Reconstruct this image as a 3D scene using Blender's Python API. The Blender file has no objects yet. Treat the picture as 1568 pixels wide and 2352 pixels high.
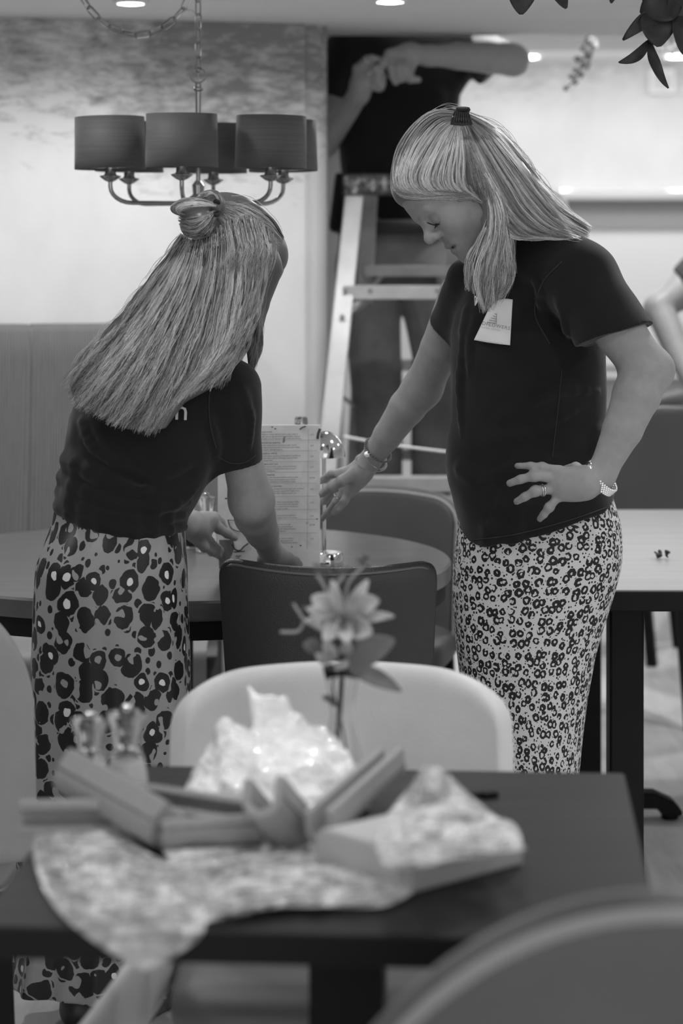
import bpy, math, random
import numpy as np
from mathutils import Vector, Matrix

random.seed(7)
RNG = np.random.default_rng(11)
scene = bpy.context.scene
COL = scene.collection

# ------------------------------------------------------------------ camera, world, lights
FPX, HV, CAMZ = 5300.0, 560.0, 1.44           # focal length in pixels, eye-level row, eye height
cam_data = bpy.data.cameras.new('camera')
cam = bpy.data.objects.new('camera', cam_data)
COL.objects.link(cam)
cam.location = (0, 0, CAMZ)
cam.rotation_euler = (math.radians(90), 0, 0)
cam_data.sensor_fit = 'VERTICAL'
cam_data.sensor_height = 36.0
cam_data.lens = FPX / 2352.0 * 36.0
cam_data.shift_y = -(1176 - HV) / 2352.0
cam_data.clip_start = 0.05
cam_data.dof.use_dof = True
cam_data.dof.focus_distance = 4.3
cam_data.dof.aperture_fstop = 3.2
scene.camera = cam

scene.view_settings.view_transform = 'Standard'
scene.view_settings.look = 'None'
scene.view_settings.gamma = 1.0
scene.view_settings.use_curve_mapping = False
scene.view_settings.exposure = 0.15

world = bpy.data.worlds.new('world')
scene.world = world
world.use_nodes = True
world.node_tree.nodes['Background'].inputs[0].default_value = (1, 1, 1, 1)
world.node_tree.nodes['Background'].inputs[1].default_value = 1.1

CEIL = 2.07
FARCEIL = 2.42


def lamp(name, kind, loc, energy, rot=(0, 0, 0), size=0.1, spot=None, blend=0.6, sizey=None):
    d = bpy.data.lights.new(name, kind)
    d.energy = energy
    if kind == 'AREA':
        d.shape = 'RECTANGLE'
        d.size = size
        d.size_y = sizey or size
    elif kind == 'SPOT':
        d.spot_size = math.radians(spot)
        d.spot_blend = blend
        d.shadow_soft_size = size
    else:
        d.shadow_soft_size = size
    o = bpy.data.objects.new(name, d)
    COL.objects.link(o)
    o.location = loc
    o.rotation_euler = rot
    return o


# spots under the near ceiling; first two have fixtures, the rest are unseen
SPOTS = [(-0.545, 5.97, 20, 170), (0.125, 5.93, 22, 170), (-1.25, 5.82, 20, 170),
         (-0.75, 4.55, 18, 150), (0.75, 4.75, 28, 150), (-0.8, 3.1, 10, 150), (0.75, 3.05, 17, 150),
         (-0.75, 1.6, 5, 150), (0.75, 1.6, 5, 150), (1.9, 3.9, 46, 150), (1.9, 5.6, 44, 150), (-2.0, 4.2, 25, 150), (0.10, 2.62, 18, 66), (-0.14, 3.95, 4.5, 150)]  # last two added to brighten the wrap and the menu
for i, (x, y, e, ang) in enumerate(SPOTS):
    lamp('near_spot_and_fill', 'SPOT', (x, y, CEIL - 0.03), e, (0, 0, 0), 0.05, ang, 0.9)
# added fill areas without fixtures, and spots of the bright far room
lamp('far_fill_area', 'AREA', (1.4, 9.6, FARCEIL - 0.03), 38, (0, 0, 0), 3.6, sizey=2.6)
lamp('far_fill_area', 'AREA', (1.5, 11.7, FARCEIL - 0.05), 20, (math.radians(35), 0, 0), 3.6, sizey=0.4)
for (x, y) in ((0.97, 12.0), (1.74, 11.97), (1.5, 8.2), (1.0, 7.06), (0.42, 7.04)):  # first two have fixtures; the last two are added to brighten the arms
    lamp('far_spot_and_fill', 'SPOT', (x, y, FARCEIL - 0.03), 4 if y > 10 else (4 if x < 0.5 else (58 if y < 8 else 34)), (0, 0, 0), 0.04, 150, 0.8)


# ------------------------------------------------------------------ helpers
def P(u, v, Y):
    return np.array(((u - 784.0) * Y / FPX, Y, CAMZ + (HV - v) * Y / FPX))


def YT(v, z=0.75):
    return (CAMZ - z) * FPX / (v - HV)


def nrm(a):
    a = np.asarray(a, float)
    return a / (np.linalg.norm(a) + 1e-12)


def put(o, label=None, cat=None, group=None, kind=None):
    if label: o['label'] = label
    if cat: o['category'] = cat
    if group: o['group'] = group
    if kind: o['kind'] = kind
    return o


def empty(name, loc, label, cat, group=None, rz=0.0):
    o = bpy.data.objects.new(name, None)
    o.empty_display_size = 0.05
    COL.objects.link(o)
    o.location = loc
    o.rotation_euler = (0, 0, rz)
    return put(o, label, cat, group)


def link(me, name, mat, parent=None, world_coords=True, smooth=True):
    o = bpy.data.objects.new(name, me)
    COL.objects.link(o)
    if mat is not None:
        for m in (mat if isinstance(mat, (list, tuple)) else [mat]):
            me.materials.append(m)
    if smooth:
        me.polygons.foreach_set('use_smooth', [True] * len(me.polygons))
    if parent is not None:
        o.parent = parent
        if world_coords:
            M = Matrix.Translation(parent.location) @ parent.rotation_euler.to_matrix().to_4x4()
            o.matrix_parent_inverse = M.inverted()
    return o


def mesh_np(name, V, F):
    """V (n,3), F (m,k) uniform polygons"""
    me = bpy.data.meshes.new(name)
    V = np.asarray(V, np.float32)
    F = np.asarray(F, np.int32)
    k = F.shape[1]
    me.vertices.add(len(V))
    me.vertices.foreach_set('co', V.ravel())
    me.loops.add(F.size)
    me.loops.foreach_set('vertex_index', F.ravel())
    me.polygons.add(len(F))
    me.polygons.foreach_set('loop_start', np.arange(0, F.size, k, dtype=np.int32))
    me.polygons.foreach_set('loop_total', np.full(len(F), k, np.int32))
    me.update(calc_edges=True)
    me.validate()
    return me


class MB:
    """collects shapes, builds ONE mesh object"""
    def __init__(s):
        s.V, s.F = [], []

    def add(s, verts, faces):
        n = len(s.V)
        s.V += [tuple(float(c) for c in v) for v in verts]
        s.F += [tuple(i + n for i in f) for f in faces]
        return s

    def box(s, lo, hi, M=None):
        (a, b, c), (d, e, f) = lo, hi
        v = [(a, b, c), (d, b, c), (d, e, c), (a, e, c), (a, b, f), (d, b, f), (d, e, f), (a, e, f)]
        if M is not None:
            v = [M @ Vector(p) for p in v]
        return s.add(v, [(3, 2, 1, 0), (4, 5, 6, 7), (0, 1, 5, 4), (1, 2, 6, 5), (2, 3, 7, 6), (3, 0, 4, 7)])

    def bar(s, a, b, w, t, up=(0, 0, 1)):
        a, b = np.array(a, float), np.array(b, float)
        d = nrm(b - a)
        sx = np.cross(d, up)
        if np.linalg.norm(sx) < 1e-5: sx = np.cross(d, (1, 0, 0))
        sx = nrm(sx) * w / 2
        sy = nrm(np.cross(sx, d)) * t / 2
        v = [a - sx - sy, a + sx - sy, a + sx + sy, a - sx + sy, b - sx - sy, b + sx - sy, b + sx + sy, b - sx + sy]
        return s.add(v, [(3, 2, 1, 0), (4, 5, 6, 7), (0, 1, 5, 4), (1, 2, 6, 5), (2, 3, 7, 6), (3, 0, 4, 7)])

    def tube(s, pts, r, n=10, closed=False, cap=True):
        pts = [np.array(p, float) for p in pts]
        m = len(pts)
        rs = r if hasattr(r, '__len__') else [r] * m
        rings = []
        prev = None
        for i in range(m):
            if closed:
                t = nrm(pts[(i + 1) % m] - pts[i - 1])
            else:
                t = nrm(pts[min(i + 1, m - 1)] - pts[max(i - 1, 0)])
            if prev is None:
                x = np.cross(t, (0, 0, 1))
                if np.linalg.norm(x) < 0.1: x = np.cross(t, (0, 1, 0))
            else:
                x = prev - t * np.dot(prev, t)
            x = nrm(x)
            prev = x
            y = np.cross(t, x)
            rings.append([pts[i] + rs[i] * (x * math.cos(2 * math.pi * j / n) + y * math.sin(2 * math.pi * j / n)) for j in range(n)])
        V = [v for R in rings for v in R]
        F = []
        for i in range(m if closed else m - 1):
            i2 = (i + 1) % m
            for j in range(n):
                F.append((i * n + j, i * n + (j + 1) % n, i2 * n + (j + 1) % n, i2 * n + j))
        if cap and not closed:
            F.append(tuple(range(n - 1, -1, -1)))
            F.append(tuple((m - 1) * n + j for j in range(n)))
        return s.add(V, F)

    def lathe(s, prof, c=(0, 0, 0), n=32, M=None, cap=True):
        V, F = [], []
        for (r, z) in prof:
            for j in range(n):
                a = 2 * math.pi * j / n
                p = Vector((r * math.cos(a), r * math.sin(a), z))
                if M is not None: p = M @ p
                V.append((p[0] + c[0], p[1] + c[1], p[2] + c[2]))
        for i in range(len(prof) - 1):
            for j in range(n):
                F.append((i * n + j, i * n + (j + 1) % n, (i + 1) * n + (j + 1) % n, (i + 1) * n + j))
        if cap:
            F.append(tuple(range(n - 1, -1, -1)))
            F.append(tuple((len(prof) - 1) * n + j for j in range(n)))
        return s.add(V, F)

    def grid(s, fn, nu, nv, closed_u=False):
        V = [fn(i / (nu if closed_u else nu - 1), j / (nv - 1)) for j in range(nv) for i in range(nu)]
        F = []
        for j in range(nv - 1):
            for i in range(nu if closed_u else nu - 1):
                i2 = (i + 1) % nu
                F.append((j * nu + i, j * nu + i2, (j + 1) * nu + i2, (j + 1) * nu + i))
        return s.add(V, F)

    def prism(s, poly, a, b, X, Y):
        """polygon (x,y) in plane X,Y swept from a to b"""
        X, Y, a, b = (np.array(q, float) for q in (X, Y, a, b))
        n = len(poly)
        V = [a + X * p[0] + Y * p[1] for p in poly] + [b + X * p[0] + Y * p[1] for p in poly]
        F = [(i, (i + 1) % n, n + (i + 1) % n, n + i) for i in range(n)]
        F += [tuple(range(n - 1, -1, -1)), tuple(range(n, 2 * n))]
        return s.add(V, F)

    def build(s, name, mat, parent=None, smooth=True, bevel=0, seg=2, solid=0, sub=0, local=False, auto=True):
        me = bpy.data.meshes.new(name)
        me.from_pydata(s.V, [], s.F)
        me.update()
        o = link(me, name, mat, parent, not local, smooth)
        if solid:
            m = o.modifiers.new('solid', 'SOLIDIFY'); m.thickness = solid; m.offset = 0
        if bevel:
            m = o.modifiers.new('bevel', 'BEVEL'); m.width = bevel; m.segments = seg; m.limit_method = 'ANGLE'
            m.harden_normals = False
        if sub:
            m = o.modifiers.new('sub', 'SUBSURF'); m.levels = sub; m.render_levels = sub
        if smooth and auto and not sub:
            try:
                me.set_sharp_from_angle(angle=math.radians(38))
            except Exception:
                pass
        return o


def spline(pts, n):
    """Catmull-Rom resample, pts (m,d) -> (n,d)"""
    pts = np.asarray(pts, float)
    m = len(pts)
    ext = np.vstack((2 * pts[0] - pts[1], pts, 2 * pts[-1] - pts[-2]))
    seg = np.linalg.norm(np.diff(pts, axis=0), axis=1)
    cum = np.concatenate(((0,), np.cumsum(seg)))
    t = np.linspace(0, cum[-1], n)
    i = np.clip(np.searchsorted(cum, t, 'right') - 1, 0, m - 2)
    f = ((t - cum[i]) / (seg[i] + 1e-12))[:, None]
    p0, p1, p2, p3 = ext[i], ext[i + 1], ext[i + 2], ext[i + 3]
    return 0.5 * (2 * p1 + (p2 - p0) * f + (2 * p0 - 5 * p1 + 4 * p2 - p3) * f ** 2 + (3 * p1 - p0 - 3 * p2 + p3) * f ** 3)


_NK = RNG.normal(size=(26, 3)); _NP = RNG.uniform(0, 6.28, 26)


def noise3(x, y, z, f, seed=0):
    """smooth pseudo noise in about [-1,1]"""
    out = 0
    for i in range(9):
        k = _NK[(i + seed * 5) % 26] * f
        out = out + np.sin(k[0] * x + k[1] * y + k[2] * z + _NP[(i * 3 + seed) % 26])
    return out / 4.0


# ------------------------------------------------------------------ signed distance sculpting
class SDF:
    def __init__(s, lo, hi, h):
        s.lo = np.array(lo, float); s.h = h
        s.n = np.ceil((np.array(hi) - s.lo) / h).astype(int) + 1
        s.D = np.full(s.n, 0.06, np.float32)
        s.ax = [np.float32(s.lo[i]) + np.arange(s.n[i], dtype=np.float32) * np.float32(h) for i in range(3)]

    def _sl(s, lo, hi):
        a = np.clip(np.floor((np.array(lo) - s.lo) / s.h).astype(int), 0, s.n)
        b = np.clip(np.ceil((np.array(hi) - s.lo) / s.h).astype(int) + 1, 0, s.n)
        if np.any(b <= a): return None
        return tuple(slice(a[i], b[i]) for i in range(3))

    def _xyz(s, sl):
        return s.ax[0][sl[0]][:, None, None], s.ax[1][sl[1]][None, :, None], s.ax[2][sl[2]][None, None, :]

    def _mix(s, sl, d, k, op):
        A = s.D[sl]
        if op == 'sub':
            d = -d
            if k > 0:
                hh = np.maximum(k - np.abs(A - d), 0) / k
                s.D[sl] = np.maximum(A, d) + hh * hh * (k / 4)
            else:
                s.D[sl] = np.maximum(A, d)
        else:
            if k > 0:
                hh = np.maximum(k - np.abs(A - d), 0) / k
                s.D[sl] = np.minimum(A, d) - hh * hh * (k / 4)
            else:
                s.D[sl] = np.minimum(A, d)

    def cap(s, a, b, ra, rb=None, k=0.01, flat=None, clip=None, op='u'):
        rb = ra if rb is None else rb
        a, b = np.array(a, float), np.array(b, float)
        m = max(ra, rb) + max(k, 3 * s.h) + 0.002
        sl = s._sl(np.minimum(a, b) - m, np.maximum(a, b) + m)
        if sl is None: return s
        x, y, z = s._xyz(sl)
        x = x - np.float32(a[0]); y = y - np.float32(a[1]); z = z - np.float32(a[2])
        px, py, pz = x, y, z
        ba = b - a
        sc = 1.0
        if flat is not None:
            fd, fs = nrm(flat[0]), flat[1]
            q = (x * np.float32(fd[0]) + y * np.float32(fd[1]) + z * np.float32(fd[2])) * np.float32(1 / fs - 1)
            x = x + q * np.float32(fd[0]); y = y + q * np.float32(fd[1]); z = z + q * np.float32(fd[2])
            ba = ba + fd * np.dot(ba, fd) * (1 / fs - 1)
            sc = fs if fs < 1 else 1.0
        L2 = float(ba @ ba) + 1e-12
        t = np.clip((x * np.float32(ba[0]) + y * np.float32(ba[1]) + z * np.float32(ba[2])) / np.float32(L2), 0, 1)
        d = np.sqrt((x - t * np.float32(ba[0])) ** 2 + (y - t * np.float32(ba[1])) ** 2 + (z - t * np.float32(ba[2])) ** 2)
        d = (d - (np.float32(ra) + np.float32(rb - ra) * t)) * np.float32(sc)
        if clip is not None:
            c, n = np.array(clip[0], float) - a, nrm(clip[1])
            d = np.maximum(d, (px - np.float32(c[0])) * np.float32(n[0]) + (py - np.float32(c[1])) * np.float32(n[1]) + (pz - np.float32(c[2])) * np.float32(n[2]))
        s._mix(sl, d, k, op)
        return s

    def chain(s, pts, rad, k=0.01, **kw):
        for i in range(len(pts) - 1):
            s.cap(pts[i], pts[i + 1], rad[i], rad[i + 1], k if i == 0 else min(k, 0.006), **kw)
        return s

    def ell(s, c, r, R=None, k=0.01, op='u'):
        c = np.array(c, float); r = np.array(r, float)
        R = np.eye(3) if R is None else np.asarray(R)   # columns = axes
        ext = np.abs(R) @ r
        m = max(k, 3 * s.h) + 0.002
        sl = s._sl(c - ext - m, c + ext + m)
        if sl is None: return s
        x, y, z = s._xyz(sl)
        x = x - np.float32(c[0]); y = y - np.float32(c[1]); z = z - np.float32(c[2])
        k0 = 0; k1 = 0
        for i in range(3):
            q = (x * np.float32(R[0, i]) + y * np.float32(R[1, i]) + z * np.float32(R[2, i])) / np.float32(r[i])
            k0 = k0 + q * q
            k1 = k1 + (q / np.float32(r[i])) ** 2
        k0 = np.sqrt(k0); k1 = np.sqrt(k1) + np.float32(1e-6)
        s._mix(sl, k0 * (k0 - 1) / k1, k, op)
        return s

    def stack(s, rows, k=0.02, ex=2.3, op='u'):
        """rows (z, xc, yc, a, b): horizontal super-ellipse slices"""
        rows = np.array(sorted(rows, key=lambda q: q[0]), float)
        z0, z1 = rows[0, 0], rows[-1, 0]
        amax, bmax = rows[:, 3].max(), rows[:, 4].max()
        m = max(k, 3 * s.h) + 0.01
        sl = s._sl((rows[:, 1].min() - amax - m, rows[:, 2].min() - bmax - m, z0 - m), (rows[:, 1].max() + amax + m, rows[:, 2].max() + bmax + m, z1 + m))
        x, y, z = s._xyz(sl)
        zz = z.ravel()
        I = [np.interp(zz, rows[:, 0], rows[:, i]).astype(np.float32)[None, None, :] for i in range(1, 5)]
        dx = np.abs(x - I[0]) / I[2]; dy = np.abs(y - I[1]) / I[3]
        d = ((dx ** ex + dy ** ex + 1e-9) ** (1 / ex) - 1) * np.minimum(I[2], I[3])
        d = np.maximum(d, np.maximum(np.float32(z0) - z, z - np.float32(z1)))
        s._mix(sl, d.astype(np.float32), k, op)
        return s

    def cut(s, fn):
        """intersect with half space fn(x,y,z) <= 0"""
        x, y, z = (s.ax[0][:, None, None], s.ax[1][None, :, None], s.ax[2][None, None, :])
        s.D = np.maximum(s.D, fn(x, y, z).astype(np.float32))
        return s

    def warp(s, fn, band=0.03):
        """add fn(x,y,z) near the surface"""
        idx = np.nonzero(np.abs(s.D) < band)
        s.D[idx] += fn(s.ax[0][idx[0]], s.ax[1][idx[1]], s.ax[2][idx[2]]).astype(np.float32)
        return s

    def sample(s, p):
        q = (p - s.lo) / s.h
        i = np.floor(q).astype(int)
        ok = np.all((i >= 0) & (i < s.n - 1), axis=-1)
        i = np.clip(i, 0, s.n - 2)
        f = np.clip(q - i, 0, 1)
        out = 0
        for dx in (0, 1):
            for dy in (0, 1):
                for dz in (0, 1):
                    w = (f[..., 0] if dx else 1 - f[..., 0]) * (f[..., 1] if dy else 1 - f[..., 1]) * (f[..., 2] if dz else 1 - f[..., 2])
                    out = out + w * s.D[i[..., 0] + dx, i[..., 1] + dy, i[..., 2] + dz]
        return np.where(ok, out, 0.06)

    def front(s, u, v, iso=0.0, step=0.004):
        """depth of the surface facing the lens along the rays (u,v); nan where missed"""
        u = np.atleast_1d(np.asarray(u, float)); v = np.atleast_1d(np.asarray(v, float))
        y0 = s.lo[1]; y1 = s.lo[1] + s.h * (s.n[1] - 1)
        res = np.full(u.shape, np.nan)
        prev = np.full(u.shape, 1.0)
        for y in np.arange(y0, y1, step):
            todo = np.isnan(res)
            if not todo.any(): break
            p = np.stack(((u - 784) * y / FPX, np.full(u.shape, y), CAMZ + (HV - v) * y / FPX), -1)
            d = s.sample(p) - iso
            hit = todo & (d <= 0)
            fr = prev / (prev - d + 1e-9)
            res[hit] = (y - step + step * np.clip(fr, 0, 1))[hit]
            prev = d
        return res

    def mesh(s, name):
        D = s.D
        ins = D < 0
        n = s.n
        c = np.zeros(n - 1, np.uint8)
        for dx in (0, 1):
            for dy in (0, 1):
                for dz in (0, 1):
                    c += ins[dx:n[0] - 1 + dx, dy:n[1] - 1 + dy, dz:n[2] - 1 + dz]
        cells = np.argwhere((c > 0) & (c < 8))
        idx = np.full(n - 1, -1, np.int32)
        idx[tuple(cells.T)] = np.arange(len(cells))
        pos = np.zeros((len(cells), 3)); cnt = np.zeros(len(cells))
        corners = [(0, 0, 0), (1, 0, 0), (0, 1, 0), (1, 1, 0), (0, 0, 1), (1, 0, 1), (0, 1, 1), (1, 1, 1)]
        val = [D[tuple((cells + np.array(q)).T)] for q in corners]
        for i in range(8):
            for b in range(3):
                if corners[i][b] == 0:
                    q = list(corners[i]); q[b] = 1
                    j = corners.index(tuple(q))
                    m = (val[i] < 0) != (val[j] < 0)
                    t = val[i][m] / (val[i][m] - val[j][m])
                    pt = np.tile(np.array(corners[i], float), (m.sum(), 1))
                    pt[:, b] += t
                    pos[m] += pt; cnt[m] += 1
        pos = (pos / cnt[:, None] + cells) * s.h + s.lo
        F = []
        for b in range(3):
            o1, o2 = [q for q in range(3) if q != b]
            sl_a = [slice(None)] * 3; sl_b = [slice(None)] * 3
            sl_a[b] = slice(0, n[b] - 1); sl_b[b] = slice(1, n[b])
            e = ins[tuple(sl_a)] != ins[tuple(sl_b)]
            E = np.argwhere(e)
            E = E[(E[:, o1] > 0) & (E[:, o2] > 0) & (E[:, o1] < n[o1] - 1) & (E[:, o2] < n[o2] - 1)]
            if not len(E): continue
            flip = ins[tuple(E.T)]
            q = []
            for (d1, d2) in ((1, 1), (0, 1), (0, 0), (1, 0)):
                w = E.copy(); w[:, o1] -= d1; w[:, o2] -= d2
                q.append(idx[tuple(w.T)])
            q = np.stack(q, 1)
            if b == 1: flip = ~flip
            q[~flip] = q[~flip][:, ::-1]
            F.append(q)
        return mesh_np(name, pos, np.concatenate(F))


# ------------------------------------------------------------------ materials
class NT:
    def __init__(s, name):
        s.m = bpy.data.materials.new(name)
        s.m.use_nodes = True
        s.t = s.m.node_tree
        s.b = s.t.nodes['Principled BSDF']
        s.out = s.t.nodes['Material Output']

    def n(s, typ, **kw):
        o = s.t.nodes.new(typ)
        for k, v in kw.items():
            if hasattr(o, k): setattr(o, k, v)
        return o

    def set(s, sock, v):
        if hasattr(v, 'is_output'):
            s.t.links.new(v, sock)
        else:
            if isinstance(v, (int, float)) and hasattr(sock.default_value, '__len__'):
                v = (v, v, v, 1)[:len(sock.default_value)]
            sock.default_value = v

    def math(s, op, a, b=0.0, c=0.0):
        o = s.n('ShaderNodeMath', operation=op)
        s.set(o.inputs[0], a); s.set(o.inputs[1], b); s.set(o.inputs[2], c)
        return o.outputs[0]

    def ramp(s, fac, stops, interp='LINEAR'):
        o = s.n('ShaderNodeValToRGB')
        o.color_ramp.interpolation = interp
        while len(o.color_ramp.elements) < len(stops): o.color_ramp.elements.new(0.5)
        for e, (p, g) in zip(o.color_ramp.elements, stops):
            e.position = p
            e.color = (g, g, g, 1)
        s.set(o.inputs[0], fac)
        return o.outputs[0]

    def mix(s, f, a, b):
        o = s.n('ShaderNodeMix', data_type='FLOAT')
        s.set(o.inputs[0], f); s.set(o.inputs[2], a); s.set(o.inputs[3], b)
        return o.outputs[0]

    def coord(s, kind='Object', scale=(1, 1, 1), rot=(0, 0, 0)):
        tc = s.n('ShaderNodeTexCoord'); mp = s.n('ShaderNodeMapping')
        s.t.links.new(tc.outputs[kind], mp.inputs[0])
        mp.inputs['Scale'].default_value = scale
        mp.inputs['Rotation'].default_value = rot
        return mp.outputs[0]

    def noise(s, vec, scale, detail=4, rough=0.55, dist=0.0):
        o = s.n('ShaderNodeTexNoise')
        s.set(o.inputs['Vector'], vec)
        o.inputs['Scale'].default_value = scale
        o.inputs['Detail'].default_value = detail
        o.inputs['Roughness'].default_value = rough
        o.inputs['Distortion'].default_value = dist
        return o.outputs['Fac'] if 'Fac' in o.outputs else o.outputs[0]

    def bump(s, h, strength=0.3, dist=0.002):
        o = s.n('ShaderNodeBump')
        s.set(o.inputs['Height'], h)
        o.inputs['Strength'].default_value = strength
        o.inputs['Distance'].default_value = dist
        s.t.links.new(o.outputs[0], s.b.inputs['Normal'])

    def base(s, v): s.set(s.b.inputs['Base Color'], v)


def plain(name, g, rough=0.6, metal=0.0, spec=0.5, nscale=0, namt=0.12, bump=0.0, coat=0.0, emit=0.0):
    t = NT(name)
    t.b.inputs['Roughness'].default_value = rough
    t.b.inputs['Metallic'].default_value = metal
    t.b.inputs['Specular IOR Level'].default_value = spec
    if coat: t.b.inputs['Coat Weight'].default_value = coat
    if nscale:
        f = t.noise(t.coord(), nscale)
        t.base(t.ramp(f, [(0.3, g * (1 - namt)), (0.7, min(1, g * (1 + namt)))]))
        if bump: t.bump(f, bump, 0.003)
    else:
        t.base(g)
    if emit:
        t.b.inputs['Emission Color'].default_value = (1, 1, 1, 1)
        t.b.inputs['Emission Strength'].default_value = emit
    return t.m


def leather(name, g, rough=0.42):
    t = NT(name)
    c = t.coord()
    v = t.n('ShaderNodeTexVoronoi'); t.set(v.inputs['Vector'], c); v.inputs['Scale'].default_value = 420
    f = t.noise(c, 6)
    t.base(t.ramp(f, [(0.3, g * 0.9), (0.7, g * 1.1)]))
    t.b.inputs['Roughness'].default_value = rough
    t.bump(v.outputs['Distance'], 0.25, 0.0015)
    return t.m


def wood(name, g0, g1, rough=0.4, scale=(1.2, 14, 14), bands=3.0, spec=0.5):
    t = NT(name)
    c = t.coord('Object', scale)
    f = t.noise(c, bands, 6, 0.6, 0.6)
    f2 = t.noise(t.coord('Object', (scale[0] * 3, scale[1] * 6, scale[2] * 6)), 4, 3)
    g = t.math('ADD', t.math('MULTIPLY', f, 0.7), t.math('MULTIPLY', f2, 0.3))
    t.base(t.ramp(g, [(0.3, g0), (0.7, g1)]))
    t.b.inputs['Roughness'].default_value = rough
    t.b.inputs['Specular IOR Level'].default_value = spec
    t.bump(g, 0.08, 0.001)
    return t.m


def plaster(name, lo, hi, dark, zpos=None):
    """polished plaster with horizontal trowel clouds; darker patches towards the top of the wall"""
    t = NT(name)
    c = t.coord('Object', (1, 1, 1.0))
    big = t.noise(c, 1.1, 3, 0.5)
    fine = t.noise(t.coord('Object', (9, 9, 26)), 1.3, 8, 0.72, 0.3)
    sp = t.n('ShaderNodeSeparateXYZ'); tc = t.n('ShaderNodeTexCoord')
    t.t.links.new(tc.outputs['Object'], sp.inputs[0])
    hgt = t.ramp(sp.outputs[2], [(0.0, 0.0), (1.0, 1.0)])
    m = t.n('ShaderNodeMapRange')
    t.set(m.inputs[0], sp.outputs[2])
    m.inputs[1].default_value = (zpos or (1.30, 2.05))[0]; m.inputs[2].default_value = (zpos or (1.30, 2.05))[1]
    patch = t.math('ADD', t.math('ADD', t.math('MULTIPLY', m.outputs[0], 0.36), t.math('MULTIPLY', big, 0.42)), t.math('MULTIPLY', fine, 0.62))
    w = t.ramp(patch, [(0.76, 0.0), (0.92, 1.0)])
    cloud = t.ramp(t.noise(t.coord('Object', (3, 3, 2)), 1.6, 5), [(0.3, lo), (0.7, hi)])
    t.base(t.mix(w, cloud, dark))
    t.b.inputs['Roughness'].default_value = 0.55
    t.bump(fine, 0.08, 0.002)
    return t.m


def glass(name, rough=0.02, tint=1.0):
    t = NT(name)
    t.base(tint)
    t.b.inputs['Roughness'].default_value = rough
    t.b.inputs['Transmission Weight'].default_value = 1.0
    t.b.inputs['IOR'].default_value = 1.45
    return t.m


def hairmat(name, dark, light, rough=0.38):
    t = NT(name)
    a = t.n('ShaderNodeVertexColor'); a.layer_name = 'shade'
    t.base(t.ramp(a.outputs[0], [(0.0, dark), (1.0, light)]))
    t.b.inputs['Roughness'].default_value = rough
    t.b.inputs['Specular IOR Level'].default_value = 0.6
    return t.m


def skinmat(name, g):
    t = NT(name)
    a = t.n('ShaderNodeVertexColor'); a.layer_name = 'tint'
    f = t.noise(t.coord(), 55, 3)
    base = t.ramp(f, [(0.3, g * 0.94), (0.7, g * 1.06)])
    t.base(t.math('MULTIPLY', base, a.outputs[0]))
    t.b.inputs['Roughness'].default_value = 0.5
    t.b.inputs['Specular IOR Level'].default_value = 0.4
    t.b.inputs['Subsurface Weight'].default_value = 0.0
    t.bump(t.noise(t.coord(), 320, 3), 0.05, 0.001)
    return t.m


def cloth(name, g, rough=0.9):
    t = NT(name)
    f = t.noise(t.coord(), 18, 4)
    t.base(t.ramp(f, [(0.3, g * 0.85), (0.7, g * 1.15)]))
    t.b.inputs['Roughness'].default_value = rough
    t.b.inputs['Specular IOR Level'].default_value = 0.25
    t.b.inputs['Sheen Weight'].default_value = 0.15
    t.bump(t.noise(t.coord(), 900, 2), 0.15, 0.0006)
    return t.m


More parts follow.
